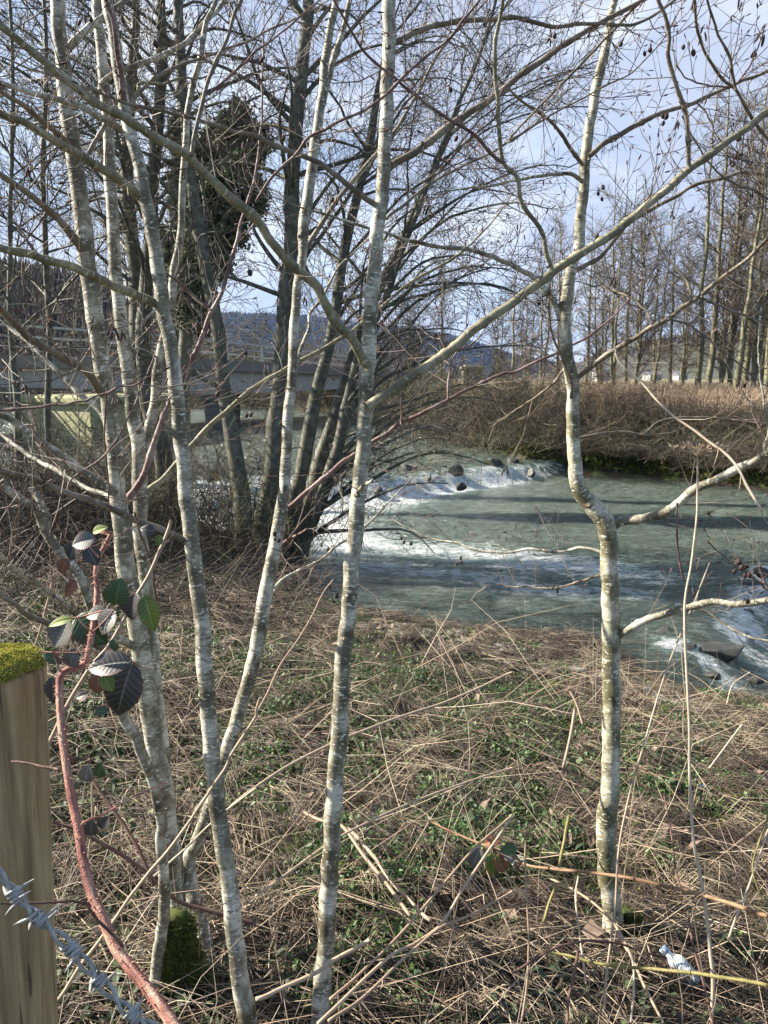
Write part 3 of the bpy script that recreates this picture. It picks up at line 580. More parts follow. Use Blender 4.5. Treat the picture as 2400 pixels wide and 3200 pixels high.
# ------------------------------------------------------------------ near alders, traced
def tree_root(name, px, py, label, cat='tree', group=None):
    g = G(px, py); return empty(name, g, label, cat, group), g
def stem(pts, Y0, Y1, root, m=M_pale, name='stem', sides=16, extend=None, base=None, n=None, amp=0.0012):
    l = trace(pts, Y0, Y1)
    if base is not None:        # continue down into the ground
        l = np.vstack([l, [base[0], base[1], base[2]-0.05, l[-1, 3]*1.15]])
    if extend:                  # trees go on above the frame
        d = unit(l[0, :3]-l[1, :3]); q = twig_run(l[0, :3], d + np.array([0, 0, 0.15]), extend, 6, 0.05)
        l = np.vstack([np.column_stack([q, np.linspace(l[0, 3], l[0, 3]*0.3, 6)])[:0:-1], l])
    s = smooth_line(l, n or max(10, int(len(l)*7))); s = rough_line(s, amp)
    s[:, 3] *= 1 + 0.015*rng.normal(size=len(s)); s = knobs(s, max(2, len(s)//16), 0.045)
    tb = Tubes(); tb.add(s[:, :3], s[:, 3], sides); o = tb.build(name, m, root, jitter=0.012); return s
def branch(pts, Y0, Y1, w0, w1, root, m=M_limb, extend=0.0, sides=8, name='branch'):
    l = trace(pts, Y0, Y1, w0, w1)
    if extend:
        d = unit(l[-1, :3]-l[-2, :3]); q = twig_run(l[-1, :3], d, extend, 5, 0.08, 0.04)
        l = np.vstack([l, np.column_stack([q, np.linspace(l[-1, 3], l[-1, 3]*0.3, 5)])[1:]])
    s = smooth_line(l, max(8, len(l)*6)); s = rough_line(s, 0.0009 + 0.02*s[:, 3].mean()); s[:, 3] *= 1 + 0.03*rng.normal(size=len(s)); s = knobs(s, len(s)//9, 0.22)
    tb = Tubes(); tb.add(s[:, :3], s[:, 3], sides); tb.build(name, m, root); return s
def dress(root, lines, dens=0.10, ln=0.30, r=0.0016, levels=2, cones=0, catk=0, top=None):
    tb, bd = Tubes(), Tubes()
    for s in lines: twigs_along(tb, s, dens*0.62, ln, r, levels, 0.13, 0.06, 0.12, buds=bd)
    def hang(proto, p, nm, sc):
        o = bpy.data.objects.new(nm, proto); col.objects.link(o); o.parent = root; o.location = Vector(p) - root.location; o.rotation_euler = (random.uniform(-.5, .5), random.uniform(-.5, .5), random.uniform(0, 6)); o.scale = (sc,)*3
    ends = [a[0][-1] for lst in tb.g.values() for a in lst]
    for _ in range(cones):
        p = random.choice(ends)
        for _ in range(random.randint(1, 3)): hang(CONE, p + rng.normal(size=3)*0.009, 'cone', random.uniform(0.7, 1.1))
    for _ in range(catk):
        p = random.choice(ends)
        for _ in range(random.randint(2, 3)): hang(CATK, p + rng.normal(size=3)*0.006, 'catkin', random.uniform(0.7, 1.1))
    if tb.n(): tag(tb.build('twigs', M_twig, root), kind='stuff')
    if bd.n(): tag(bd.build('buds', M_cone, root), kind='stuff')

# -- left multi-stemmed alder on the mossy stool
ST = G(522, 3085); left = empty('alder_tree', ST, 'many stemmed young alder with white bark rising from a mossy stool beside the fence post', 'tree', 'young alders on the near bank')
A = T(0, 0, [(365, 0, 92/2.07), (385, 200, 44), (400, 350, 45), (420, 600, 47), (450, 850, 48), (480, 1000, 50), (510, 1200, 51), (535, 1400, 52), (560, 1640, 53)]) + \
    T(0, 1, [(600, 250, 54), (640, 600, 52), (690, 850, 50), (720, 1100, 48), (750, 1350, 49), (762, 1600, 52)]) + \
    T(0, 2, [(800, 180, 57), (815, 330, 58), (865, 560, 58), (900, 800, 58), (945, 1100, 60), (985, 1400, 58), (1035, 1640, 55)]) + T(0, 3, [(1080, 250, 50), (1115, 550, 48), (1135, 850, 48)])
sA = stem(A, 1.80, 1.82, left, extend=1.6, base=ST+[0.03, 0.03, 0.0])
Bs = T(0, 0, [(630, 0, 30), (650, 200, 31), (665, 400, 32), (690, 650, 34), (700, 800, 34), (710, 1000, 35), (720, 1200, 36), (735, 1400, 37), (742, 1640, 38)]) + \
     T(0, 1, [(770, 300, 40), (790, 500, 42), (820, 700, 42), (850, 900, 43), (880, 1100, 44), (900, 1250, 46), (905, 1450, 48), (905, 1600, 46)]) + \
     T(0, 2, [(905, 100, 42), (925, 300, 42), (955, 600, 43), (985, 850, 44), (1010, 1150, 44), (1040, 1400, 42), (1070, 1640, 40)]) + T(0, 3, [(1110, 300, 38), (1150, 600, 38), (1170, 850, 40)])
sB = stem(Bs, 2.05, 1.92, left, extend=1.6, base=ST+[0.07, 0.05, 0])
E = T(0, 0, [(1400, 0, 14), (1330, 150, 16), (1290, 400, 18), (1230, 650, 20), (1195, 1000, 21), (1180, 1300, 22), (1165, 1600, 24)]) + T(0, 1, [(1130, 80, 26), (1110, 300, 27), (1065, 520, 28), (1030, 700, 32), (1000, 950, 34), (965, 1150, 35), (925, 1330, 34), (905, 1500, 30)])
sE = stem(E, 2.15, 2.02, left, extend=1.2, sides=12)
Fp = T(0, 1, [(0, 1460, 26), (120, 1560, 26), (250, 1650, 27)]) + T(0, 2, [(300, 130, 29), (400, 260, 30), (480, 370, 30), (540, 480, 30), (590, 600, 30), (660, 850, 30), (735, 1130, 31), (800, 1320, 32), (890, 1480, 33), (960, 1650, 33)]) + \
     T(0, 3, [(1000, 120, 33), (1040, 300, 33), (1045, 500, 33), (1060, 700, 34), (1065, 900, 36)])
sF = stem(Fp, 1.45, 1.68, left, base=ST+[-0.03, -0.05, 0], sides=14)
D = T(1, 0, [(520, 0, 22), (480, 200, 24), (450, 400, 26), (430, 600, 28), (400, 800, 30), (370, 1000, 32), (340, 1250, 33), (300, 1500, 34)]) + \
    T(1, 1, [(300, 0, 27), (270, 200, 28), (250, 400, 30), (240, 600, 30), (230, 800, 31), (210, 1000, 32), (200, 1200, 33), (190, 1500, 36)]) + T(1, 2, [(160, 0, 40), (130, 200, 42), (90, 400, 44), (50, 600, 46), (20, 800, 45)]) + \
    T(0, 2, [(1640, 980, 44), (1600, 1130, 42), (1550, 1300, 42), (1500, 1450, 42), (1450, 1600, 40)]) + T(0, 3, [(1350, 280, 40), (1280, 480, 42), (1225, 680, 44)])
sD = stem(D, 2.35, 1.95, left, extend=1.4, base=ST+[0.10, 0.08, 0])
g = left
L = [branch(T(0, 0, [(430, 330), (470, 270), (540, 215), (640, 130), (770, 40), (810, 0)]), 1.82, 1.9, 24, 18, g, M_pale, 0.5),
     branch(T(0, 0, [(440, 930), (400, 885), (330, 830), (170, 700), (0, 580)]), 1.80, 1.6, 20, 13, g, M_limb, 0.5),
     branch(T(0, 1, [(670, 900), (620, 830), (560, 740), (400, 650), (280, 580), (180, 520), (90, 430), (0, 340)]), 1.80, 1.45, 26, 20, g, M_limb, 0.5),
     branch(T(0, 1, [(700, 1090), (640, 1000), (500, 880), (370, 750), (260, 640), (190, 570), (100, 500), (0, 400)]), 1.85, 1.95, 24, 12, g, M_pale, 0.4),
     branch(T(0, 1, [(750, 1540), (680, 1490), (560, 1410), (400, 1290), (250, 1190), (80, 1070), (0, 1030)]), 1.80, 1.75, 28, 18, g, M_pale, 0.5),
     branch(T(0, 0, [(540, 1650), (490, 1560), (380, 1420), (260, 1320), (150, 1230), (0, 1130)]), 1.80, 1.65, 26, 18, g, M_limb, 0.5),
     branch(T(0, 1, [(740, 1580), (680, 1545), (550, 1500), (330, 1370), (180, 1290), (0, 1150)]), 1.85, 2.1, 16, 12, g, M_pale, 0.3),
     branch(T(0, 2, [(885, 880), (830, 850), (700, 790), (620, 750), (500, 660), (350, 560), (200, 440), (90, 370), (0, 300)]), 1.80, 1.5, 26, 20, g, M_pale, 0.4),
     branch(T(0, 2, [(680, 890), (600, 850), (520, 820), (330, 730), (180, 670), (100, 600), (0, 540)]), 1.55, 1.35, 22, 16, g, M_limb, 0.4),
     branch(T(0, 1, [(200, 1500), (270, 1600)]) + T(0, 2, [(310, 110), (330, 160)]), 1.5, 1.48, 22, 24, g, M_pale),
     branch(T(0, 1, [(790, 1640), (850, 1550), (920, 1440), (970, 1300), (1020, 1150), (1100, 940), (1180, 780), (1260, 640), (1310, 520), (1360, 380), (1430, 260), (1480, 80)]) + T(0, 0, [(1510, 1640), (1560, 1450), (1610, 1280), (1655, 1130)]), 1.85, 2.15, 22, 9, g, M_red, 0.5),
     branch(T(0, 1, [(910, 1560), (980, 1500), (1050, 1450), (1140, 1350), (1230, 1240), (1350, 1110), (1500, 980), (1650, 850)]) + T(1, 1, [(130, 770), (280, 680), (400, 620), (540, 540), (690, 430), (800, 350), (900, 260), (1000, 170), (1200, 60), (1300, 0)]), 2.02, 2.7, 20, 8, g, M_olive, 0.4),
     branch(T(0, 0, [(650, 590), (680, 520), (800, 460), (1000, 380), (1170, 300), (1270, 210), (1380, 90), (1450, 0)]), 2.0, 2.2, 18, 14, g, M_pale, 0.5),
     branch(T(0, 0, [(560, 1010), (640, 880), (720, 760), (860, 640), (1000, 510), (1180, 420), (1400, 350), (1659, 240)]), 1.82, 2.2, 15, 7, g, M_limb, 0.4),
     branch(T(1, 0, [(430, 680), (440, 620), (500, 400), (560, 200), (610, 0)]), 2.34, 2.4, 22, 16, g, M_pale, 0.6),
     branch(T(1, 1, [(200, 1640), (330, 1530), (430, 1450), (560, 1340), (640, 1290), (740, 1210), (850, 1150), (940, 1080), (1100, 1010), (1250, 930), (1400, 850), (1600, 760)]) + T(2, 1, [(0, 755), (150, 690), (300, 620), (450, 550), (550, 480), (660, 390), (780, 260)]), 2.25, 2.5, 17, 5, g, M_red),
     branch(T(1, 2, [(125, 255), (200, 190), (330, 110)]), 2.22, 2.0, 12, 7, g, M_red),
     branch(T(1, 2, [(110, 500), (180, 440), (260, 390), (350, 350), (430, 300), (520, 220), (590, 180), (700, 100), (800, 0)]), 2.2, 2.6, 13, 6, g, M_pale, 0.2),
     branch(T(1, 0, [(330, 1600), (450, 1400), (560, 1250), (640, 1160), (760, 1020), (900, 850), (1050, 600), (1150, 400), (1260, 250)]), 2.3, 2.6, 17, 8, g, M_limb, 0.5),
     branch(T(1, 1, [(265, 690), (290, 600), (340, 480), (350, 370), (430, 270), (520, 100), (600, 10)]), 2.28, 2.4, 13, 6, g, M_pale, 0.3),
     branch(T(0, 1, [(1150, 360), (1040, 420), (860, 560), (790, 780), (800, 1000), (880, 900)][:1] + [(1010, 350), (930, 430), (850, 560), (860, 600), (940, 610), (1020, 660)]), 2.0, 2.0, 10, 6, g, M_pale),
     branch(T(0, 1, [(0, 1000), (150, 990), (360, 970), (560, 930), (740, 860), (850, 840), (940, 800)]), 1.25, 1.3, 9, 5, g, M_red),
     branch(T(0, 1, [(430, 1540), (470, 1450), (640, 1320), (760, 1180), (900, 900), (1020, 560)]), 1.5, 1.6, 8, 4, g, M_red)]
tb = Tubes()
dress(left, L + [sA[10:70], sB[10:70], sE[:60], sD[:60]], 0.10, 0.30, 0.0015, 2, 26, 16)
# moss on the stool
def stool(root, base, w, h, count, m=M_mossd):
    n = 24; V, Fc = [], []; rings = 12
    for k in range(rings+1):
        t = k/rings
        for j in range(n):
            a = j*2*math.pi/n; r = w*(1.25-0.80*t**0.7)*(1+0.16*math.sin(3*a+1)+0.1*math.sin(7*a+4*t)+0.05*rng.normal()); V.append((base[0]+r*math.cos(a), base[1]+r*math.sin(a)*0.8, base[2]-0.05+h*t))
    for k in range(rings):
        for j in range(n): Fc.append((k*n+j, k*n+(j+1) % n, (k+1)*n+(j+1) % n, (k+1)*n+j))
    V.append((base[0], base[1], base[2]-0.05+h*1.02)); me = bpy.data.meshes.new('stool'); me.from_pydata(V, [], Fc + [(rings*n+j, rings*n+(j+1) % n, len(V)-1) for j in range(n)])
    for p in me.polygons: p.use_smooth = True
    at = me.attributes.new('rnd', 'FLOAT', 'POINT'); at.data.foreach_set('value', rng.random(len(V)).astype(np.float32)*0.5)
    so_ = link('stool', me, m, root); V = np.array(V); tf = Tubes()
    for _ in range(count):
        k = random.randrange(rings*n); p = V[k] + rng.normal(size=3)*0.006; d = unit(np.array([V[k][0]-base[0], V[k][1]-base[1], 0.02]) + rng.normal(size=3)*0.02)
        tf.add(twig_run(p, d + [0, 0, -0.3], 0.012, 3, 0.3), [0.0012, 0.001, 0.0004], 3)
    tag(tf.build('moss', m, so_), kind='stuff')
stool(left, ST + [0.03, 0.0, 0], 0.064, 0.26, 7000)

# -- alder just right of it whose foot is below the picture
CB = np.array([*P(795, 3290, 1.48)[:2], 0]); CB[2] = Hs(CB[0], CB[1])
ct = empty('alder_tree', CB, 'slim speckled alder stem leaning left between the many stemmed alder and the centre trunk', 'tree', 'young alders on the near bank')
Cp = T(0, 0, [(695, 0, 34), (730, 200, 34), (750, 400, 35), (785, 600, 36), (815, 750, 37), (870, 950, 38), (910, 1100, 39), (940, 1280, 42), (970, 1400, 42), (1000, 1640, 43)]) + \
     T(0, 1, [(1050, 250, 44), (1080, 450, 43), (1120, 650, 43), (1145, 840, 46), (1160, 1000, 44), (1180, 1250, 45), (1200, 1500, 46)]) + \
     T(0, 2, [(1220, 0, 48), (1245, 200, 48), (1275, 450, 48), (1300, 650, 49), (1322, 900, 50), (1335, 1100, 50), (1360, 1400, 51)]) + \
     T(0, 3, [(1385, 0, 52), (1412, 200, 52), (1442, 450, 53), (1470, 650, 53), (1497, 850, 54), (1515, 1050, 54), (1540, 1250, 55), (1562, 1450, 57), (1605, 1640, 60)])
sC = stem(Cp, 1.72, 1.50, ct, M_pale, extend=1.4, base=CB, name='trunk')
L = [branch(T(0, 0, [(930, 1300), (900, 1270), (780, 1170), (600, 1060), (450, 970), (300, 880), (150, 790), (0, 730)]), 1.68, 1.4, 30, 24, ct, M_olive, 0.5),
     branch(T(0, 1, [(1035, 330), (1000, 305), (880, 250), (700, 180), (560, 110), (400, 50), (250, 10), (180, -15), (0, -60)]), 1.66, 1.45, 30, 24, ct, M_olive, 0.5),
     branch(T(0, 0, [(815, 860), (780, 830), (700, 780), (550, 710), (400, 650), (200, 600), (0, 540)]), 1.72, 1.65, 22, 16, ct, M_pale, 0.4),
     branch(T(0, 2, [(1215, 205), (1170, 175), (1080, 130), (880, 50), (720, -20)]) + T(0, 1, [(560, 1580), (430, 1530), (200, 1440), (0, 1390)]), 1.60, 1.4, 22, 17, ct, M_limb, 0.5),
     branch(T(0, 0, [(815, 740), (790, 600), (770, 400), (740, 150), (690, 10)]), 1.70, 1.62, 20, 14, ct, M_red, 0.6),
     branch(T(0, 0, [(830, 730), (850, 650), (900, 590), (905, 545), (1050, 545), (1150, 510), (1330, 500), (1390, 460)]), 1.70, 1.75, 12, 5, ct, M_olive),
     branch(T(0, 1, [(1090, 120), (1160, 170), (1240, 240), (1350, 340)]), 1.66, 1.75, 8, 6, ct, M_red)]
dress(ct, L + [sC[:70]], 0.11, 0.26, 0.0014, 2, 10, 6)

# -- centre alder
MBp = np.array([*P(985, 3250, 1.62)[:2], 0]); MBp[2] = Hs(MBp[0], MBp[1])
mt = empty('alder_tree', MBp, 'straight pale alder trunk in the middle with two long limbs forking at a V', 'tree', 'young alders on the near bank')
Mp = T(1, 0, [(860, 0, 43), (860, 200, 43), (850, 400, 42), (845, 600, 42), (845, 800, 42), (832, 1000, 42), (822, 1200, 42), (800, 1400, 42), (780, 1600, 43)]) + \
     T(1, 1, [(757, 200, 44), (745, 400, 45), (733, 600, 47), (722, 720, 49), (718, 850, 49), (718, 960, 51), (705, 1050, 47), (695, 1150, 47), (685, 1300, 46), (670, 1450, 47), (657, 1640, 48)]) + \
     T(1, 2, [(638, 200, 50), (617, 400, 48), (602, 600, 48), (582, 800, 49), (562, 1000, 51), (552, 1200, 51), (543, 1400, 52), (530, 1560, 55)]) + \
     T(1, 3, [(515, 0, 52), (510, 150, 53), (498, 300, 55), (490, 450, 52), (477, 650, 54), (470, 800, 54), (463, 950, 54), (452, 1150, 52), (440, 1280, 55), (428, 1450, 58), (412, 1640, 60)])
sM = stem(Mp, 1.72, 1.62, mt, M_pale, extend=1.6, base=MBp, name='trunk')
c2 = T(1, 1, [(735, 720), (700, 680), (620, 540), (520, 430), (450, 300), (380, 180), (250, 60), (180, 0)]) + T(0, 0, [(1659, 1425), (1540, 1320), (1420, 1210), (1300, 1100), (1200, 1000), (1000, 890), (800, 760), (600, 640), (400, 490), (200, 330), (0, 180)])
M1 = T(1, 1, [(725, 975), (760, 945), (900, 860), (1000, 800), (1130, 700), (1260, 610), (1450, 450), (1655, 310)]) + T(2, 1, [(150, 200), (260, 110), (330, 60)]) + T(2, 0, [(440, 1650), (640, 1520), (850, 1350), (1000, 1230), (1130, 1110), (1250, 1020), (1400, 920), (1500, 850), (1659, 730)])
L = [branch(c2, 1.66, 1.25, 31, 24, mt, M_olive, 0.6, 10), branch(M1, 1.66, 1.85, 31, 21, mt, M_olive, 0.6, 10),
     branch(T(1, 0, [(850, 1100), (880, 1070), (1000, 1000), (1130, 910), (1240, 820), (1400, 720), (1550, 620), (1659, 530)]) + T(2, 0, [(150, 420), (330, 290), (500, 190), (650, 110), (850, 0)]), 1.72, 1.9, 24, 14, mt, M_limb, 0.6),
     branch(T(1, 0, [(790, 1340), (755, 1315), (620, 1220), (500, 1120), (400, 1050), (280, 1000), (150, 950), (0, 890)]) + T(0, 0, [(1500, 850), (1300, 780), (1100, 730), (860, 680), (600, 590)]), 1.70, 1.6, 19, 8, mt, M_limb, 0.3),
     branch(T(1, 0, [(870, 300), (910, 280), (1020, 210), (1180, 170), (1330, 140), (1500, 125), (1659, 115)]) + T(2, 0, [(120, 140), (300, 175), (450, 150), (700, 165), (850, 140), (980, 50), (1060, 0)]), 1.72, 1.9, 20, 7, mt, M_limb, 0.3),
     branch(T(2, 0, [(1150, 1090), (1140, 900), (1120, 700), (1060, 530), (1010, 370), (1020, 250), (990, 100), (950, 0)]), 1.80, 1.7, 15, 12, mt, M_limb, 0.5),
     branch(T(2, 1, [(262, 100), (230, 0)]) + T(2, 0, [(200, 1550), (150, 1430), (60, 1300), (40, 1170)]) + T(1, 0, [(1650, 1110), (1600, 1050), (1580, 900), (1560, 600), (1550, 300), (1600, 0)]), 1.72, 1.55, 15, 12, mt, M_olive, 0.5),
     branch(T(1, 0, [(1600, 1055), (1500, 960), (1400, 860), (1250, 770), (1050, 630), (900, 510), (750, 390), (650, 250), (540, 60)]), 1.62, 1.4, 12, 7, mt, M_red, 0.3),
     branch(T(0, 0, [(1240, 1010), (1260, 880), (1310, 660), (1360, 480), (1450, 300), (1520, 80), (1560, 0)]), 1.42, 1.5, 15, 11, mt, M_limb, 0.5),
     branch(T(0, 0, [(1355, 610), (1450, 530), (1560, 430), (1659, 340)]) + T(1, 0, [(100, 260), (300, 100), (420, 0)]), 1.45, 1.6, 9, 5, mt, M_red, 0.3),
     branch(T(1, 0, [(0, 1310), (100, 1150), (270, 990), (330, 900), (450, 840), (600, 760), (720, 700), (850, 600), (1000, 450), (1250, 250), (1350, 120), (1450, 0)]), 1.5, 1.45, 10, 8, mt, M_red, 0.3),
     branch(T(1, 0, [(845, 1420), (1000, 1290), (1150, 1180), (1300, 1100), (1500, 1000), (1659, 900)]), 1.72, 2.0, 11, 6, mt, M_limb, 0.3),
     branch(T(1, 1, [(660, 1530), (700, 1490), (755, 1450)]), 1.64, 1.5, 14, 9, mt, M_pale),
     branch(T(2, 0, [(850, 0), (980, -10)][:1] + [(0, 880), (150, 800), (300, 720), (500, 610), (590, 560), (740, 490), (900, 350), (985, 240)]), 1.9, 1.9, 9, 4, mt, M_limb, 0.2),
     branch(T(1, 1, [(1240, 935), (1260, 720), (1300, 620), (1400, 570), (1500, 450)]), 1.7, 1.75, 7, 3, mt, M_red, 0.1),
     branch(T(1, 1, [(940, 1090), (945, 900), (940, 650), (925, 500)]), 1.9, 1.88, 6, 4, mt, M_red, 0.05)]
dress(mt, L + [sM[10:70]], 0.115, 0.26, 0.0014, 2, 12, 8)

# -- right crooked alder
RB = G(1918, 2915)
rt = empty('alder_tree', RB, 'crooked alder trunk at the right that bends sharply above the water where a limb leaves', 'tree', 'young alders on the near bank')
YR = RB[1]
Rp = T(2, 0, [(665, 0, 22), (640, 170, 26), (600, 350, 28), (570, 480, 29), (540, 600, 29), (515, 750, 30), (490, 900, 31), (475, 1050, 32), (470, 1200, 32), (450, 1400, 33), (428, 1620, 34)]) + \
     T(2, 1, [(395, 20, 36), (370, 150, 38), (345, 280, 42), (338, 400, 42), (350, 520, 38), (362, 640, 38), (388, 800, 42), (402, 900, 40), (395, 1000, 40), (393, 1150, 41), (400, 1300, 41), (415, 1430, 45), (450, 1540, 49), (510, 1605, 54)]) + \
     T(2, 2, [(565, 15, 58), (608, 80, 60), (620, 160, 57), (626, 300, 54), (632, 450, 53), (634, 600, 53), (640, 750, 55), (648, 880, 58), (642, 1000, 55), (643, 1200, 56), (641, 1400, 55), (641, 1600, 57)]) + \
     T(2, 3, [(635, 150, 57), (616, 300, 61), (611, 450, 61), (613, 600, 60), (628, 750, 60), (645, 880, 58), (655, 990, 62)])
sR = stem(Rp, YR+0.15, YR, rt, bark('lichened_alder_bark', (0.11, 0.095, 0.05), (0.29, 0.265, 0.18), (0.60, 0.56, 0.44), 0.80, 0.30, 0.85), extend=1.4, base=RB, name='trunk', sides=18)
Y = YR + 0.1
L = [branch(T(2, 1, [(395, 830), (430, 790), (500, 730), (650, 620), (800, 530), (900, 460), (1040, 390), (1100, 330), (1220, 260), (1350, 150), (1450, 80), (1550, 0)]) + T(2, 0, [(1659, 1540)]), Y, Y-0.3, 17, 12, rt, M_limb, 0.6),
     branch(T(2, 2, [(625, 120), (660, 90), (720, 60), (850, 40), (1000, 0)]) + T(2, 1, [(1080, 1600), (1180, 1510), (1300, 1460), (1400, 1410), (1500, 1360), (1600, 1310), (1659, 1260)]), Y-0.03, Y-0.3, 30, 24, rt, M_pale, 0.6, 12),
     branch(T(2, 2, [(670, 850), (700, 800), (780, 750), (900, 690), (1050, 640), (1150, 620), (1300, 580), (1430, 600), (1550, 590), (1659, 570)]), Y-0.05, Y-0.3, 24, 20, rt, M_pale, 0.6, 12),
     branch(T(2, 0, [(490, 1020), (530, 990), (600, 930), (720, 860), (850, 790), (950, 740), (1100, 690), (1200, 660), (1350, 590), (1500, 520), (1659, 460)]), Y, Y+0.1, 17, 9, rt, M_limb, 0.5),
     branch(T(2, 0, [(460, 1180), (430, 1155), (370, 1130), (250, 1130), (100, 1150), (50, 1160)]), Y, Y-0.1, 14, 9, rt, M_pale, 0.3),
     branch(T(2, 1, [(310, 400), (290, 340), (260, 280), (200, 200), (100, 110), (0, 60)]) + T(1, 0, [(1500, 1650), (1400, 1620), (1200, 1600), (1000, 1560), (850, 1510), (730, 1480), (550, 1420), (360, 1370)]), Y, Y-0.15, 20, 6, rt, M_pale, 0.2),
     branch(T(2, 1, [(385, 920), (380, 800), (340, 700), (300, 600), (260, 500), (240, 350), (250, 170), (262, 110)]), Y-0.04, Y-0.25, 10, 5, rt, M_limb),
     branch(T(2, 1, [(350, 720), (330, 745), (260, 830), (200, 880), (100, 950), (0, 1010)]), Y, Y+0.15, 9, 4, rt, M_limb, 0.1),
     branch(T(2, 1, [(415, 1190), (440, 1180), (600, 1150), (720, 1140), (850, 1150), (940, 1080), (1080, 1050), (1260, 1050), (1500, 1070), (1659, 1090)]), Y, Y+0.1, 9, 5, rt, M_limb, 0.2),
     branch(T(2, 2, [(590, 270), (560, 250), (440, 230), (300, 260), (130, 240), (0, 260)]) + T(1, 2, [(1440, 250), (1300, 200), (1150, 180), (1000, 110)]), Y, Y+0.3, 10, 5, rt, M_pale, 0.1),
     branch(T(2, 2, [(600, 400), (500, 430), (300, 490), (180, 490), (0, 480)]), Y, Y+0.2, 8, 4, rt, M_limb, 0.1),
     branch(T(2, 1, [(385, 110), (480, 60), (570, 10)]) + T(2, 0, [(700, 1510), (760, 1440), (900, 1360), (1050, 1280), (1200, 1190), (1350, 1160), (1500, 1115), (1659, 1135)]), Y+0.02, Y+0.1, 14, 9, rt, M_limb, 0.4),
     branch(T(2, 0, [(460, 1070), (440, 1050), (350, 920), (240, 780), (80, 670), (0, 600)]), Y, Y-0.2, 13, 7, rt, M_limb, 0.3),
     branch(T(2, 1, [(910, 440), (880, 370), (800, 290), (700, 240), (580, 200), (500, 190)]), Y-0.15, Y, 8, 4, rt, M_limb, 0.1),
     branch(T(2, 1, [(1160, 290), (1150, 220), (1110, 130), (1000, 10)]), Y-0.2, Y-0.15, 10, 7, rt, M_limb, 0.2),
     branch(T(2, 1, [(1225, 262), (1350, 330), (1500, 380), (1659, 440)]), Y-0.2, Y-0.1, 8, 6, rt, M_limb, 0.2),
     branch(T(2, 1, [(1010, 405), (1150, 450), (1300, 560), (1450, 680), (1600, 810)]), Y-0.2, Y, 7, 4, rt, M_limb, 0.2),
     branch(T(2, 2, [(1060, 600), (1130, 605), (1240, 640), (1340, 700), (1450, 770), (1560, 820), (1659, 835)]), Y-0.15, Y-0.3, 9, 7, rt, M_pale, 0.2),
     branch(T(2, 1, [(1650, 1290), (1640, 1230), (1659, 1130), (1640, 1000)]), Y-0.3, Y-0.3, 14, 8, rt, M_pale, 0.2)]
dress(rt, L + [sR[10:60]], 0.125, 0.24, 0.0014, 2, 26, 14)
stool(rt, RB + [0.05, 0.03, 0.0], 0.045, 0.10, 2500)

# -- branches reaching in from an alder beyond the right edge
g0 = np.array([1.75, 2.2, 0]); g0[2] = Hs(g0[0], g0[1])
ot = empty('alder_tree', g0, 'alder beyond the right edge whose thin cone bearing branches cross the sky at top right', 'tree', 'young alders on the near bank')
tr = np.array([[g0[0], 2.2, g0[2], 0.035], [1.72, 2.2, 0.9, 0.03], [1.66, 2.2, 1.6, 0.026], [1.60, 2.25, 2.4, 0.022], [1.55, 2.3, 3.4, 0.012]]); s = smooth_line(tr, 30); tb = Tubes(); tb.add(s[:, :3], s[:, 3], 14); tb.build('trunk', M_pale, ot)
L = [branch(T(2, 0, [(1800, 1050), (1659, 900), (1600, 830), (1520, 710), (1450, 580), (1370, 510), (1270, 370), (1200, 200), (1180, 0)]), 2.2, 1.9, 11, 8, ot, M_limb, 0.3),
     branch(T(2, 0, [(1450, 580), (1440, 520), (1400, 350), (1330, 200), (1270, 0)]), 2.0, 1.9, 9, 7, ot, M_limb, 0.3),
     branch(T(2, 0, [(1400, 560), (1300, 560), (1190, 530), (1100, 470), (1060, 420)]), 2.0, 1.9, 6, 4, ot, M_red),
     branch(T(2, 0, [(1470, 530), (1540, 430), (1600, 300), (1640, 170)]), 2.0, 1.9, 6, 4, ot, M_red),
     branch(T(2, 0, [(1800, 1350), (1659, 1280), (1560, 1230), (1430, 1190), (1330, 1110), (1260, 1030), (1180, 910), (1150, 850)]), 2.1, 1.9, 9, 4, ot, M_limb),
     branch(T(2, 0, [(1190, 660), (1260, 740), (1310, 850), (1360, 920), (1450, 980), (1540, 1030)]), 1.95, 1.95, 6, 3, ot, M_limb),
     branch(T(2, 2, [(1800, 560), (1659, 510), (1600, 460), (1480, 370), (1340, 260), (1260, 180)]), 1.9, 1.8, 8, 4, ot, M_limb),
     branch(T(2, 2, [(1659, 480), (1620, 400), (1610, 330)]), 1.85, 1.85, 6, 4, ot, M_red)]
dress(ot, L, 0.10, 0.16, 0.0014, 2, 14, 14)

def knots(root, line, n, m):
    # raised bud scars with a sunken dark eye
    for _ in range(n):
        i_ = random.randrange(6, len(line)-4); p = line[i_, :3]; r_ = line[i_, 3]; tt = unit(line[i_+1, :3]-line[i_-1, :3]); d = unit(np.array([random.uniform(-.8, .8), -1, 0.1])); d = unit(d - tt*np.dot(d, tt)); t = Tubes()
        q = p + d*r_*0.86; t.add(np.array([q, q + d*r_*0.10, q + d*r_*0.20, q + d*r_*0.24, q + d*r_*0.12]), [r_*0.50, r_*0.42, r_*0.30, r_*0.18, r_*0.04], 12); t.build('knot', m, root)
for rt_, ln_, n_ in ((left, sA, 5), (left, sF, 3), (left, sD, 6), (left, sB, 3), (ct, sC, 7), (mt, sM, 8), (rt, sR, 6)): knots(rt_, ln_, n_, M_limb)

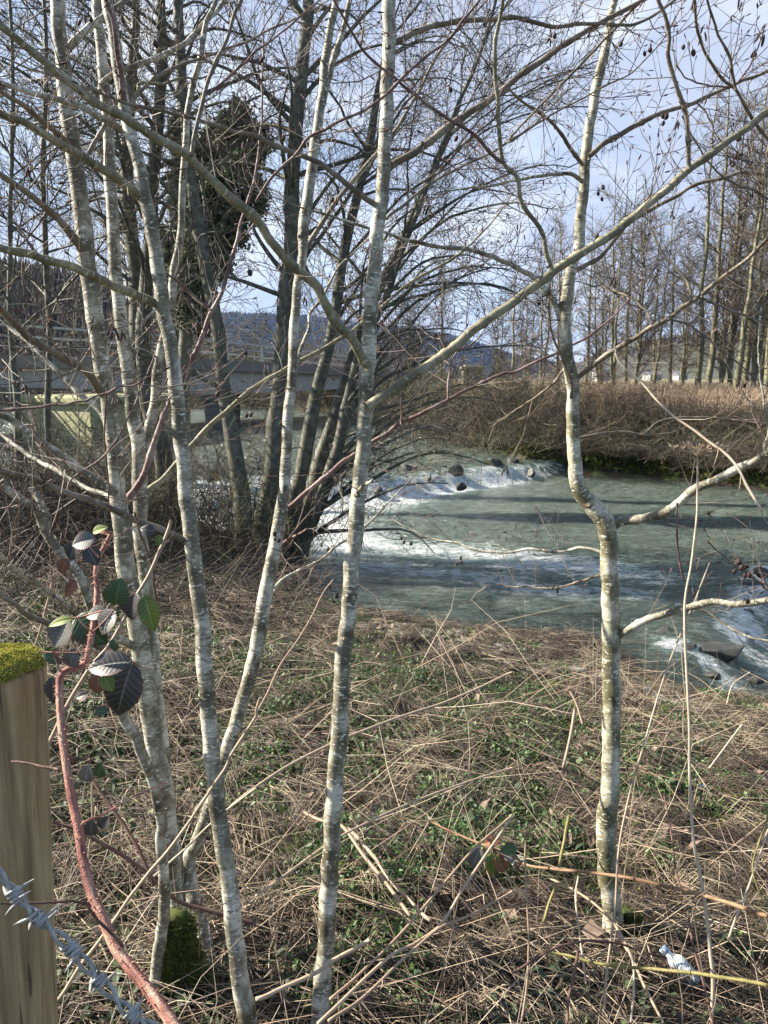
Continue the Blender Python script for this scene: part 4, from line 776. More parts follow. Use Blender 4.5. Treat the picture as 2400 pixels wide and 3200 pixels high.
# ------------------------------------------------------------------ big alders behind, at the water's edge
def crown(root, stemline, spread, count, lo, hi, bias, reach, tb, seedscale=1.0, r_t=0.0032, sub=0.30, mlimb=M_dark, droop=0.05):
    """limbs off a stem with side branches and fine twigs"""
    seg = np.linalg.norm(np.diff(stemline[:, :3], axis=0), axis=1); L = np.concatenate([[0], np.cumsum(seg)])[::-1]   # stemline runs top -> foot
    L = L.max() - (L.max() - L)
    hh = np.concatenate([[0], np.cumsum(seg[::-1])]); sl = stemline[::-1]
    count = int(count*1.7)
    for k in range(count):
        u = lo + (hi-lo)*(k + random.random())/count; s = hh[-1]*u
        p = np.array([np.interp(s, hh, sl[:, c]) for c in range(4)])
        az = bias[0] + random.gauss(0, bias[1]); el = random.uniform(0.15, 0.75) + 0.3*u
        d = np.array([math.cos(az)*math.cos(el), math.sin(az)*math.cos(el), math.sin(el)])
        ln = reach*random.uniform(0.5, 1.1)*(1.15 - 0.6*u)
        n = 12; q = twig_run(p[:3], d, ln, n, 0.09, 0.03, 0.16 + droop); r = np.linspace(min(p[3]*0.42, 0.035), 0.007, n)*seedscale
        li = np.column_stack([q, r]); t1 = Tubes(); t1.add(q, r, 6)
        limbs.append((q, r))
        twigs_along(tb, li, sub*0.84, reach*0.34, 0.0054*seedscale, 3, 0.15, 0.05, 0.06, (0.5, 1.0), None, None, 0.04, 6, 0.5)
def big_tree(name, label, stems, Ys, group, crowns, cat='tree', m=M_dark, twm=M_twigd, catk=0, r_scale=1.0):
    root = None; tb = Tubes(); cn = Tubes(); global limbs; limbs = []
    for pts, Y0, Y1, ext, cr in stems:
        l = trace(pts, Y1, Y0); foot = l[-1].copy(); foot[2] = Hs(foot[0], foot[1]) - 0.1; foot[3] *= 1.15
        if root is None: root = empty(name, (foot[0], foot[1], foot[2]+0.1), label, cat, group)
        l = np.vstack([l, foot]) if foot[2] < l[-1, 2] - 0.05 else l
        d = unit(l[0, :3]-l[1, :3]); q = twig_run(l[0, :3], d, ext, 6, 0.06); l = np.vstack([np.column_stack([q, np.linspace(l[0, 3], 0.012, 6)])[:0:-1], l])
        s = smooth_line(l, 60); s = rough_line(s, 0.008); t = Tubes(); t.add(s[:, :3], s[:, 3]*(1+0.03*rng.normal(size=60)), 12); t.build('trunk', m, root, 0.02)
        for c in cr: crown(root, s, *c, tb, r_scale)
    for q, r in limbs:
        t = Tubes(); t.add(q, r, 6); t.build('limb', m, root)
    if catk:
        ends = [a[0][-1] for lst in tb.g.values() for a in lst]
        for _ in range(catk): 
            p = random.choice(ends); catkin(cn, p, 0.05, 0.006)
        tag(cn.build('catkins', M_cone, root), kind='stuff')
    tag(tb.build('twigs', twm, root), kind='stuff'); return root
W = 0.35
YB = 10.6
right_ = (0.15, 0.7); left_ = (math.pi-0.1, 0.8); any_ = (math.pi/2, 2.2)
big_tree('alder_tree', 'large dark many stemmed alder leaning over the water behind the centre trunk',
    [(T(1, 0, [(340, 0, 36), (330, 200, 38), (300, 500, 40), (250, 900, 42), (235, 1300, 43), (220, 1640, 45)]) + T(1, 1, [(185, 300, 48), (170, 700, 50), (140, 1050, 54), (105, 1400, 58)]) + T(1, 2, [(60, 50, 62), (40, 300, 66)]), 10.3, 10.3, 2.5, [(0, 9, 0.35, 0.95, left_, 2.8), (0, 12, 0.35, 1.0, right_, 2.8)]),
     (T(1, 0, [(800, 500, 18), (770, 700, 22), (735, 950, 26), (660, 1250, 28), (600, 1500, 32)]) + T(1, 1, [(550, 50, 32), (520, 250, 34), (480, 520, 35), (440, 700, 38), (390, 900, 40), (340, 1150, 44), (290, 1400, 48), (240, 1640, 52)]) + T(1, 2, [(190, 150, 52), (150, 300, 56)]), 10.7, 11.2, 3.0, [(0, 13, 0.3, 1.0, right_, 3.6), (0, 4, 0.3, 0.8, any_, 2.4)]),
     (T(1, 0, [(1260, 850, 14), (1150, 1100, 18), (1020, 1400, 24), (900, 1659, 28)]) + T(1, 1, [(820, 180, 30), (740, 350, 32), (650, 600, 34), (580, 820, 36), (510, 1050, 40), (430, 1300, 44), (370, 1520, 50)]) + T(1, 2, [(290, 100, 52), (240, 280, 56)]), 10.9, 11.8, 2.5, [(0, 9, 0.3, 1.0, right_, 3.4), (0, 3, 0.06, 0.22, (-0.35, 0.4), 2.6)]),
     (T(1, 1, [(900, 100, 20), (830, 300, 24), (720, 520, 26), (640, 760, 28), (590, 950, 32), (540, 1200, 36), (450, 1500, 40)]) + T(1, 2, [(350, 80, 42), (300, 230, 44)]), 10.5, 10.4, 3.5, [(0, 11, 0.15, 1.0, right_, 3.2), (0, 4, 0.12, 0.5, (0.0, 0.5), 2.8), (0, 3, 0.05, 0.2, (-0.5, 0.5), 2.6)])],
    None, 'big alders on the river bank', None, catk=700)
big_tree('alder_tree', 'tall dark alder with a single straight trunk left of the big leaning clump',
    [(T(0, 0, [(1150, 0, 30), (1180, 500, 34), (1220, 1000, 36), (1290, 1500, 40)]) + T(0, 1, [(1330, 50, 42), (1370, 250, 42), (1420, 500, 42), (1430, 700, 42), (1450, 900, 44), (1490, 1100, 48), (1530, 1300, 50), (1570, 1600, 56)]), 10.0, 10.2, 3.0, [(0, 13, 0.35, 1.0, any_, 3.0), (0, 5, 0.2, 0.6, left_, 2.4)])],
    None, 'big alders on the river bank', None)
big_tree('alder_tree', 'dark alder with two upright trunks seen behind the white stems at the left',
    [(T(0, 0, [(1040, 0, 30), (1050, 500, 34), (1000, 1000, 40)]) + T(0, 1, [(960, 100, 44), (930, 500, 48), (950, 900, 52), (1040, 1200, 56), (1080, 1500, 60)]), 10.9, 10.5, 3.0, [(0, 18, 0.3, 1.0, any_, 3.0)]),
     (T(0, 0, [(880, 0, 24), (850, 600, 34), (820, 1200, 42)]) + T(0, 1, [(880, 100, 48), (890, 500, 50), (900, 900, 52), (930, 1300, 54)]), 11.8, 11.8, 3.0, [(0, 20, 0.3, 1.0, left_, 3.2)])],
    None, 'big alders on the river bank', None)
big_tree('alder_tree', 'dense twiggy alder filling the sky at the top left corner behind the white stems',
    [(T(0, 0, [(280, 0, 12), (300, 500, 14), (280, 1000, 16)]) + T(0, 1, [(300, 100, 18), (320, 600, 19), (310, 1000, 20), (320, 1400, 22)]), 10.5, 10.8, 3.5, [(0, 26, 0.25, 1.0, any_, 3.2)]),
     (T(0, 0, [(60, 0, 10), (80, 500, 12), (70, 1000, 13)]) + T(0, 1, [(60, 100, 15), (80, 600, 18), (110, 1000, 22), (120, 1300, 24)]), 9.5, 9.5, 3.0, [(0, 24, 0.25, 1.0, any_, 2.8)])],
    None, 'big alders on the river bank', None)

# ivy clad evergreen behind
def ivy_tree(pts, Y, label, blobs, nleaf):
    l = trace(pts, Y, Y); foot = l[-1].copy(); foot[2] = Hs(foot[0], foot[1]) - 0.1; l = np.vstack([l, foot]); root = empty('ivy_covered_tree', (foot[0], foot[1], foot[2]+0.1), label, 'tree')
    s = smooth_line(l, 40); t = Tubes(); t.add(s[:, :3], s[:, 3], 12); t.build('trunk', M_dark, root)
    Cn = []; 
    for (px, py, rx, ry, dy) in blobs:
        c = P(px, py, Y + dy); k = fdepth(c)/F; n = int(nleaf*rx*ry/sum(b_[2]*b_[3] for b_ in blobs))
        # clumps inside each lobe
        cl = rng.normal(size=(max(8, n//60), 3)); cl /= np.linalg.norm(cl, axis=1, keepdims=True); cl *= rng.random((len(cl), 1))**0.4
        pk = cl[rng.integers(0, len(cl), n)] + rng.normal(size=(n, 3))*0.20
        Cn.append(c + pk*np.array([rx*k, rx*k*0.9, ry*k]))
    Cn = np.concatenate(Cn); n = len(Cn); a = rng.normal(size=(n, 3)); a /= np.linalg.norm(a, axis=1, keepdims=True); b_ = np.cross(a, rng.normal(size=(n, 3))); b_ /= np.linalg.norm(b_, axis=1, keepdims=True)
    sz = rng.uniform(0.025, 0.055, (n, 1)); V = np.stack([Cn - a*sz, Cn + b_*sz*0.7, Cn + a*sz, Cn - b_*sz*0.7], 1).reshape(-1, 3)
    link('ivy_leaves', mesh_np('ivy_leaves', V, np.arange(4*n).reshape(-1, 4), {'rnd': np.repeat(rng.random(n), 4)}, smooth=False), M_ivy, root)['kind'] = 'stuff'
ivy_tree(T(0, 0, [(1500, 800, 26), (1480, 1300, 34)]) + T(0, 1, [(1250, 200, 40), (1200, 600, 44), (1180, 1000, 50)]), 15.5, 'dark evergreen tree smothered in ivy, showing behind the white stems', 
         [(735, 400, 62, 75, 0), (690, 480, 85, 85, 0.4), (760, 520, 60, 60, -0.3), (650, 620, 70, 90, 0), (700, 700, 80, 80, 0.3), (640, 800, 70, 90, 0), (590, 900, 70, 80, 0), (620, 980, 60, 60, 0), (540, 780, 50, 80, 0.5), (810, 450, 45, 50, 0), (790, 620, 45, 60, 0.3), (600, 500, 45, 60, 0.2)], 46000)
ivy_tree([(560, 250, 20), (570, 700, 26), (560, 1250, 32)], 18.0, 'slimmer ivy covered trunk farther back, left of the big ivy tree', [(560, 600, 32, 90, 0), (570, 800, 40, 110, 0), (545, 980, 42, 90, 0), (550, 430, 22, 70, 0)], 16000)

# ------------------------------------------------------------------ far bank: trees and thicket
def copy_tree(o, parent=None):
    c = o.copy(); col.objects.link(c); c.parent = parent
    for ch in list(o.children): copy_tree(ch, c)
    return c
def far_proto(seed, forks, h, lean):
    random.seed(seed); root = bpy.data.objects.new('riverside_tree', None); col.objects.link(root); root.location = (0, 0, 0); tb = Tubes()
    for f in range(forks):
        n = 14; z = np.linspace(-0.15, h*(1-0.08*f), n); dx = (f-(forks-1)/2)*0.5
        q = np.column_stack([dx*np.sin(np.minimum(z/h*1.6, 1.5)) + lean*z + rng.normal(size=n)*0.03, rng.normal(size=n)*0.03 + dx*0.4*z/h, z]); r = np.linspace(0.105, 0.010, n)/math.sqrt(forks)
        s = smooth_line(np.column_stack([q, r]), 30); t = Tubes(); t.add(s[:, :3], s[:, 3], 9); t.build('trunk', M_far, root)
        for k in range(34):
            u = 0.16 + 0.82*(k+random.random())/34; p = s[int(u*29)]; az = random.uniform(0, 2*math.pi); el = random.uniform(0.2, 0.9)
            d = np.array([math.cos(az)*math.cos(el), math.sin(az)*math.cos(el), math.sin(el)]); ln = (0.5 + 1.3*math.sin(math.pi*min(1, u*0.9+0.12)))*random.uniform(0.6, 1.2)
            q2 = twig_run(p[:3], d, ln, 7, 0.12, 0.05, 0.04); rr = np.linspace(0.016, 0.006, 7); tb.add(q2, rr, 4)
            twigs_along(tb, np.column_stack([q2, rr]), 0.12, 0.55, 0.0052, 2, 0.18, 0.06, 0.1, (0.5, 1.0), None, None, 0, 4, 0.6)
    tag(tb.build('branches', M_twigf, root), kind='stuff'); return root
protos = [far_proto(3, 1, 9.5, 0.01), far_proto(5, 2, 8.5, -0.02), far_proto(8, 1, 8.0, 0.05), far_proto(11, 3, 7.0, 0.0)]
FT = [(1913, 25.0, 1, 0.8, 0.4, 'slender forked tree on the far bank, first to the right of the crooked trunk'), (1985, 25.5, 3, 0.95, 1.1, 'three stemmed tree on the far bank left of the open field gap'),
      (2178, 24.5, 0, 1.0, 2.0, 'tall straight far bank tree, left one of the close pair'), (2214, 26.0, 0, 1.12, 4.1, 'tall straight far bank tree, right one of the close pair'),
      (2300, 23.5, 2, 1.05, 0.1, 'far bank tree leaning right next to the close pair'), (2350, 24.5, 1, 1.12, 3.2, 'far bank tree with two mossy stems near the right edge'),
      (2392, 23.0, 0, 1.1, 5.0, 'far bank tree at the very right edge of the picture'), (1640, 34, 3, 0.75, 2.2, 'low bushy tree beyond the thicket, left of the crooked trunk'), (1740, 31, 1, 0.85, 0.9, 'thin bare tree behind the upper part of the crooked trunk'),
      (2090, 30, 2, 0.8, 3.9, 'small leaning tree in the gap before the close pair'), (2460, 25, 1, 1.1, 2.7, None)]
used = set()
for k, (px, Y, v, sc, rz, lab) in enumerate(FT):
    o = protos[v] if v not in used else copy_tree(protos[v]); used.add(v)
    c = P(px, 1250, Y); o.location = (c[0], c[1], Hs(c[0], c[1]) - 0.05); o.scale = (sc,)*3; o.rotation_euler = (0, 0, rz)
    tag(o, lab or 'bare tree on the far bank beyond the right edge', 'tree', 'trees along the far bank')

M_shr2 = rndmat('olive_twig_bark', [(0, (0.03, 0.028, 0.018)), (0.5, (0.085, 0.075, 0.045)), (0.85, (0.14, 0.13, 0.07)), (1, (0.20, 0.19, 0.10))], 0.8)
M_shr3 = rndmat('dark_twig_mass', [(0, (0.02, 0.015, 0.012)), (0.6, (0.06, 0.045, 0.033)), (1, (0.13, 0.10, 0.07))], 0.8)
def shrub_proto(seed, ns, h, w, nm='bramble_thicket', M_shrub=M_shrub):
    random.seed(seed); root = bpy.data.objects.new(nm, None); col.objects.link(root); root.location = (0, 0, 0); tb = Tubes(); st = Tubes()
    for k in range(ns):
        b_ = np.array([random.gauss(0, w*0.45), random.gauss(0, w*0.33), -0.1]); az = random.uniform(0, 2*math.pi); el = random.uniform(0.7, 1.45)
        d = np.array([math.cos(az)*math.cos(el), math.sin(az)*math.cos(el), math.sin(el)]); ln = h*random.uniform(0.6, 1.35)
        q = twig_run(b_, d, ln, 8, 0.16, 0.02, 0.30); st.add(q, np.linspace(0.010, 0.005, 8), 3)
        twigs_along(tb, np.column_stack([q, np.full(8, 0.006)]), 0.16, 0.55, 0.0048, 2, 0.22, 0.02, 0.1, (0.5, 1.2), None, None, 0.08, 4, 0.7)
    tag(st.build('stems', M_shrub, root), kind='stuff'); tag(tb.build('twigs', M_shrub, root), kind='stuff'); return root
sp_ = [shrub_proto(21, 90, 1.9, 2.2), shrub_proto(22, 80, 1.7, 2.0, M_shrub=M_shr2), shrub_proto(23, 90, 1.4, 2.4, M_shrub=M_shr3)]
SH = []
for k, px in enumerate(np.linspace(1130, 2480, 19)):
    SH.append((px, 1, (k*7) % 3))
for k, (px, Y, v, sc, rz, lab) in enumerate([(1290, 46, 3, 0.9, 0.3, 'low bare tree right behind the bridge end'), (1380, 38, 1, 0.8, 1.0, 'bare tree between the bridge end and the stone pillar'), (1550, 36, 3, 0.7, 2.0, 'spreading bare tree just right of the stone pillar'), (1600, 30, 2, 0.7, 1.5, 'thin leaning tree over the weir end of the far bank'), (1690, 28, 1, 0.75, 3.0, 'twin stemmed sapling close left of the crooked trunk'),
        (1830, 33, 0, 0.8, 4.0, 'thin pole like tree set back right of the crooked trunk'), (1870, 28, 3, 0.85, 5.0, 'many stemmed bare tree just right of the crooked trunk'), (1950, 36, 0, 1.0, 1.2, 'slim distant tree between the forked tree and the three stemmed one'), (2040, 31, 1, 0.9, 2.2, 'forked slender tree above the pale farm building'), (2130, 34, 3, 1.0, 0.6, 'bushy bare tree behind the close pair on its left'),
        (2250, 30, 3, 1.15, 3.6, 'bushy bare tree just right of the close pair'), (2275, 26, 1, 1.2, 4.4, 'tall forked tree right of the close pair'), (2325, 29, 0, 1.25, 1.9, 'very tall thin tree between the leaning one and the mossy pair'), (2370, 27, 2, 1.2, 5.3, 'tall leaning tree second from the right edge'), (2385, 33, 3, 1.3, 0.9, 'dense bare tree far back at the right edge')]):
    o = copy_tree(protos[v]); c = P(px, 1250, Y); o.location = (c[0], c[1], Hs(c[0], c[1]) - 0.05); o.scale = (sc,)*3; o.rotation_euler = (0, 0, rz); tag(o, lab, 'tree', 'trees along the far bank')
used = set(); wh = ['under the bridge end', 'left of the stone pillar', 'right of the stone pillar', 'above the weir', 'behind the crooked trunk', 'below the brown field', 'under the close pair of trees', 'at the right edge']
fs = FS[2:-2]
def far_shore(px):
    """far waterline seen in this pixel column"""
    pxs = [1060, 1250, 1450, 1640, 1752, 2000, 2400, 3200]; a = [Zp(*p) for p in far_px]
    return np.array([np.interp(px, pxs, [q[k] for q in a]) for k in range(2)])
adj = ['tangled', 'dense', 'arching', 'low', 'brown', 'drooping', 'ragged', 'dark', 'matted', 'spreading', 'thorny', 'wiry', 'leafless', 'bushy', 'thick', 'sprawling', 'untidy', 'rounded', 'scrubby']
for k, (px, _, v) in enumerate(SH):
    for row in (0, 1):
        o = sp_[v] if (v not in used) else copy_tree(sp_[v]); used.add(v)
        s0 = far_shore(px + row*35); c = s0 + unit(s0)*(0.9 + 2.1*row); k2 = 0.80 + 0.35*random.random()
        o.location = (c[0], c[1], Hs(c[0], c[1]) - 0.1); o.rotation_euler = (0, 0, random.uniform(0, 6.28)); o.scale = (k2*1.1, k2*1.1, k2*random.uniform(0.6, 1.35)*(1.1 if px < 1600 else 0.72 if px < 1850 else 0.46))
        place = wh[min(7, int((px-1130)/1350*8))]
        tag(o, f'{adj[k]} leafless thicket {place}, ' + ('front row at the waterline' if row == 0 else 'back row on top of the bank'), 'thicket', 'bare thickets along the far bank')
random.seed(99)

for k, (x_, y_, sc, lab) in enumerate([(-14, 56, 1.7, 'first pale thicket under the bridge, left'), (-10, 57, 1.6, 'second thicket under the bridge'), (-6.5, 55, 1.7, 'thicket under the bridge right of the pier'), (-3.2, 50, 1.5, 'thicket under the bridge by its far end'), (-22, 60, 1.9, 'thicket seen under the left end of the bridge'), (-29, 64, 2.0, 'thicket beyond the yellow pier'),
        (-20, 68, 5.0, 'tall scrub behind the bridge railings, left of the ivy tree'), (-11, 68, 4.0, 'tall scrub behind the bridge railings, centre'), (-31, 66, 5.0, 'tall dark scrub behind the left end of the bridge'), (-1, 62, 2.6, 'scrub behind the bridge near the stone pillar')]):
    o = copy_tree(sp_[k % 3]); o.location = (x_, y_, Hs(x_, y_) - 0.1); o.scale = (sc*1.3, sc, sc); o.rotation_euler = (0, 0, k*1.3); tag(o, lab, 'thicket', 'scrub around the bridge')
for k, (px, py, sc, lab) in enumerate([(40, 1660, 0.65, 'brown scrub on the left bank at the picture edge'), (230, 1640, 0.7, 'brown scrub on the left bank behind the white stems'), (400, 1600, 0.9, 'brown scrub between the white stems and the water'), (560, 1640, 0.8, 'low scrub at the foot of the tall dark alder'), (760, 1720, 0.7, 'twiggy scrub among the stems of the big leaning alder'), (120, 1720, 0.6, 'low scrub above the mossy post'), (880, 1745, 0.4, 'small scrub at the right foot of the leaning alder'), (300, 1690, 0.55, 'tangled scrub between the two left white stems'), (-150, 1650, 0.7, 'scrub running out of the picture at the left'), (660, 1620, 0.9, 'dark scrub behind the leaning alder clump'), (500, 1570, 0.9, 'scrub at the water line by the left end of the weir')]):
    g_ = G(px, py); o = copy_tree(sp_[k % 3]); o.location = (g_[0], g_[1], g_[2] - 0.08); o.scale = (sc, sc*0.8, sc*1.1); o.rotation_euler = (0, 0, k*0.9); tag(o, lab, 'scrub', 'scrub on the left bank')

# ------------------------------------------------------------------ rocks
def rock(name, c, sx, sy, sz, m, label, group=None, rz=0.0, seed=0, flat=0.0):
    import bmesh
    bm = bmesh.new(); bmesh.ops.create_icosphere(bm, subdivisions=4, radius=1.0); r = np.random.default_rng(seed + 50)
    pl = r.normal(size=(11, 3)); pl /= np.linalg.norm(pl, axis=1, keepdims=True); dd = r.uniform(0.45, 0.92, 11)
    for v in bm.verts:
        p = np.array(v.co); 
        for n_, d_ in zip(pl, dd):
            t = p @ n_ - d_
            if t > 0: p = p - n_*t*0.92
        p = p*(1 + 0.05*vnoise(p[0]*3+seed, p[1]*3+p[2]*2, 1.0, seed % 7)); v.co = (p[0]*sx, p[1]*sy, p[2]*sz)
    me = bpy.data.meshes.new(name); bm.to_mesh(me); bm.free()
    for p in me.polygons: p.use_smooth = len(me.polygons) > 0 and not flat
    o = link(name, me, m); o.location = [float(q) for q in c]; o.rotation_euler = (r.uniform(-.15, .15), r.uniform(-.15, .15), rz); return tag(o, label, 'rock', group)
WR = [(1268, 1490, 45, 16, 'dark wet rock at the left of the weir lip'), (1420, 1488, 40, 18, 'pointed dark rock standing in the middle of the weir foam'), (1440, 1510, 30, 10, 'small wet rock below the pointed one in the foam'),
      (1545, 1470, 50, 14, 'long dark rock at the right of the weir'), (1600, 1462, 44, 13, 'dark rock near the right end of the weir'), (1660, 1470, 26, 9, 'small rock at the right tail of the weir foam'), (1180, 1525, 34, 12, 'low wet rock in the white water left of the centre'), (1335, 1500, 24, 9, 'little black rock poking out between two bigger weir rocks')]
for k, (px, py, w, h, lab) in enumerate(WR):
    c = Zp(px, py, -0.74); s = fdepth(c)/F; rock('weir_rock', (c[0], c[1], max(-0.80, Ws(c[0], c[1]))), w*s*0.80, w*s*0.5, h*s*1.7, M_wetrock, lab, 'rocks along the weir', 0.3*k, k)
for k, (px, py, z, w, h, m, lab) in enumerate([(2245, 2065, -1.17, 85, 30, M_wetrock, 'large rounded brown boulder in the rapids at the lower right'), (2345, 1845, -1.08, 60, 14, M_wetrock, 'smooth dark boulder at the right edge with water sliding over it'),
       (2150, 2075, -1.2, 36, 14, M_wetrock, 'dark rock just left of the brown boulder in the rapids'), (2300, 1945, -1.16, 80, 10, M_wetrock, 'broad flat wet rock above the brown boulder'), (2380, 1790, -1.0, 30, 16, M_wetrock, 'black rock at the top of the rapids by the right edge'), (2230, 2150, -1.25, 34, 10, M_wetrock, 'low dark rock between the brown boulder and the bank'), (2360, 2130, -1.25, 30, 11, M_wetrock, 'dark rock in the foam at the lower right of the rapids'), (2080, 2010, -1.12, 44, 8, M_wetrock, 'thin dark ledge left of the rapids'), (2200, 1975, -1.1, 50, 8, M_wetrock, 'dark ledge sticking out above the brown boulder')]):
    c = Zp(px, py, z+0.05); s = fdepth(c)/F; rock('boulder', (c[0], c[1], Ws(c[0], c[1])+0.05), w*s, w*s*0.6, h*s*1.3, m, lab, 'boulders in the rapids', 0.5*k, 30+k)
for k, (px, py, w, h, m, lab) in enumerate([(1795, 2098, 36, 14, M_slate, 'flat blue grey slate by the water, left of the crooked trunk'), (1680, 2112, 40, 12, M_slate, 'long brown grey slate slab beside the shingle'), (1740, 2125, 24, 9, M_slate, 'small grey stone between the two slates'),
        (1735, 2138, 26, 12, M_mossd, 'moss covered stone below the slates'), (2060, 2185, 36, 13, M_slate, 'pale stone at the water edge right of the crooked trunk'), (2085, 2222, 32, 14, M_mossd, 'bright mossy stone right of the crooked trunk'), (2025, 2160, 26, 10, M_slate, 'small pale stone touching the water'),
        (1640, 2106, 16, 9, M_slate, 'whitish cobble left of the slates'), (2280, 2272, 24, 10, M_slate, 'half buried grey stone on the mossy turf'), (1870, 2110, 26, 10, M_slate, 'dark slate half hidden behind the crooked trunk'), (1990, 2120, 22, 9, M_slate, 'square grey stone at the water line by the trunk'), (2120, 2200, 28, 10, M_slate, 'brown grey stone between the mossy stone and the water'), (2180, 2215, 22, 8, M_slate, 'small dark stone on the waterside turf edge'), (1560, 2020, 26, 8, M_slate, 'flat stone at the water edge midway between the two main trunks'), (1450, 2005, 20, 7, M_slate, 'dark flat stone in the shingle'), (1330, 1985, 22, 7, M_slate, 'brown stone at the left end of the shingle')]):
    c = G(px, py+6); s = fdepth(c)/F; o = rock('stone', (c[0], c[1], c[2]+h*s*0.75), w*s, w*s*0.7, h*s, m, lab, 'stones on the near shore', 0.7*k, 60+k, flat=1)
    if m is M_mossd:
        at = o.data.attributes.new('rnd', 'FLOAT', 'POINT'); at.data.foreach_set('value', rng.random(len(o.data.vertices)).astype(np.float32))

# ------------------------------------------------------------------ ground cover
def on_ground(n, x0, x1, y0, y1, power=1.0):
    y = y0 + (y1-y0)*rng.random(n)**power; x = x0 + (x1-x0)*rng.random(n); return x, y
def frustum(n, ylo, yhi, power=1.6, spread=0.62, lo=-0.7):
    y = ylo + (yhi-ylo)*rng.random(n)**power; x = (lo + (spread-lo)*rng.random(n))*(y + 0.6); return x, y
def land(x, y, margin=0.05):
    d, _ = sdist(x, y, NS, -1.0); return d > margin
def straws(n, ylo, yhi, lmin, lmax, rmin, rmax, elev, name, m, azc=0.0, azs=1.2, power=1.6, lift=0.02, patch=None, rs=(0, 1), bend=0.38):
    x, y = frustum(n, ylo, yhi, power); k = land(x, y)
    if patch is not None: k &= patch(x, y)
    x, y = x[k], y[k]; n = len(x); h = H(x, y)
    az = azc + rng.normal(size=n)*azs; el = np.abs(rng.normal(size=n))*elev; ln = rng.uniform(lmin, lmax, n); r = (rmin + (rmax-rmin)*rng.random(n)**2.2)*(0.75 + 0.16*np.minimum(y, 8))
    d = np.stack([np.cos(az)*np.cos(el), np.sin(az)*np.cos(el), np.sin(el)], 1); p0 = np.stack([x, y, h + rng.random(n)*lift], 1); c = rng.normal(size=(n, 3))*bend; c[:, 2] = -np.abs(c[:, 2])*0.6 - 0.05
    P1 = p0 + d*ln[:, None]*0.35 + c*ln[:, None]*0.2; P2 = p0 + d*ln[:, None]*0.7 + c*ln[:, None]*0.35; P3 = p0 + d*ln[:, None] + c*ln[:, None]*0.8
    A = np.stack([p0, P1, P2, P3], 1)
    for j in range(1, 4): hh = H(A[:, j, 0], A[:, j, 1]); A[:, j, 2] = np.maximum(A[:, j, 2], hh + 0.004 + rng.random(n)*lift)
    tb = Tubes(); rnd = rs[0] + (rs[1]-rs[0])*rng.random(n)
    tb.g[(4, 3)] = [(A[i_], np.array([r[i_], r[i_], r[i_]*0.8, r[i_]*0.4]), float(rnd[i_])) for i_ in range(n)]
    o = tb.build(name, m); return tag(o, kind='stuff')
bare = lambda x, y: (vnoise(x, y, 1.1, 31) + 0.6*vnoise(x, y, 4.5, 32)) > np.where(y < 3.2, 0.12, 0.0)
tag(straws(14000, 0.9, 8.5, 0.06, 0.32, 0.0009, 0.0019, 0.16, 'dead_grass', M_straw, -0.55, 0.9, 1.5, 0.03, bare), 'mat of fallen dry grass stems covering the bank', 'dead grass')
tag(straws(4800, 0.9, 8.5, 0.15, 0.6, 0.0010, 0.0024, 0.20, 'fallen_stalks', M_straw, -0.6, 0.55, 1.4, 0.05, bare, (0.3, 1)), 'long pale stalks lying flattened towards the lower right', 'dead grass')
tag(straws(17000, 5.5, 17, 0.2, 0.9, 0.0012, 0.0022, 0.8, 'dead_reeds', M_straw, 0.2, 2.5, 0.9, 0.03, lambda x, y: x < -0.8, (0.05, 0.75)), 'brown dead reeds and nettles on the left bank', 'dead reeds')
tag(straws(1100, 0.9, 5, 0.3, 0.8, 0.0009, 0.0018, 0.75, 'leaning_stalks', M_stalk, 0.5, 2.0, 1.3, 0.02, None, (0.0, 1)), 'thin dry stems leaning up out of the mat', 'dead grass')
tag(straws(30000, 0.9, 8, 0.03, 0.16, 0.0008, 0.0015, 0.3, 'dark_litter', M_shrub, 0.5, 3.0, 1.4, 0.015), 'dark rotting stem litter on the soil', 'litter')

# flopped tufts: bundles of bent blades matted together
tb = Tubes()
for _ in range(1700):
    y = 0.95 + 7.2*random.random()**1.35; x = random.uniform(-0.7, 0.62)*(y+0.6)
    if not land(np.array([x]), np.array([y]))[0]: continue
    z = Hs(x, y); fd = random.gauss(-0.6, 0.9); sz = random.uniform(0.10, 0.26); tone = random.random()**0.9
    for _ in range(random.randint(18, 42)):
        a = fd + random.gauss(0, 0.55); l = sz*random.uniform(0.5, 1.3); h_ = l*random.uniform(0.08, 0.45); p = np.array([x + random.gauss(0, .02), y + random.gauss(0, .02), z]); u = np.array([math.cos(a), math.sin(a), 0]); w_ = np.array([-u[1], u[0], 0])*random.gauss(0, 0.2)*l
        tb.add(np.array([p, p + u*l*0.22 + [0, 0, h_*0.8], p + u*l*0.6 + w_*0.4 + [0, 0, h_*0.7], p + u*l + w_ + [0, 0, 0.008]]), [0.0008*(1+0.15*y), 0.0009*(1+0.15*y), 0.0007*(1+0.15*y), 0.0003], 3, min(1, max(0, tone*0.75 + random.gauss(0.1, 0.15))))
tag(tb.build('grass_tufts', M_straw), 'flopped tufts of matted brown grass on the bank', 'dead grass', None, 'stuff')

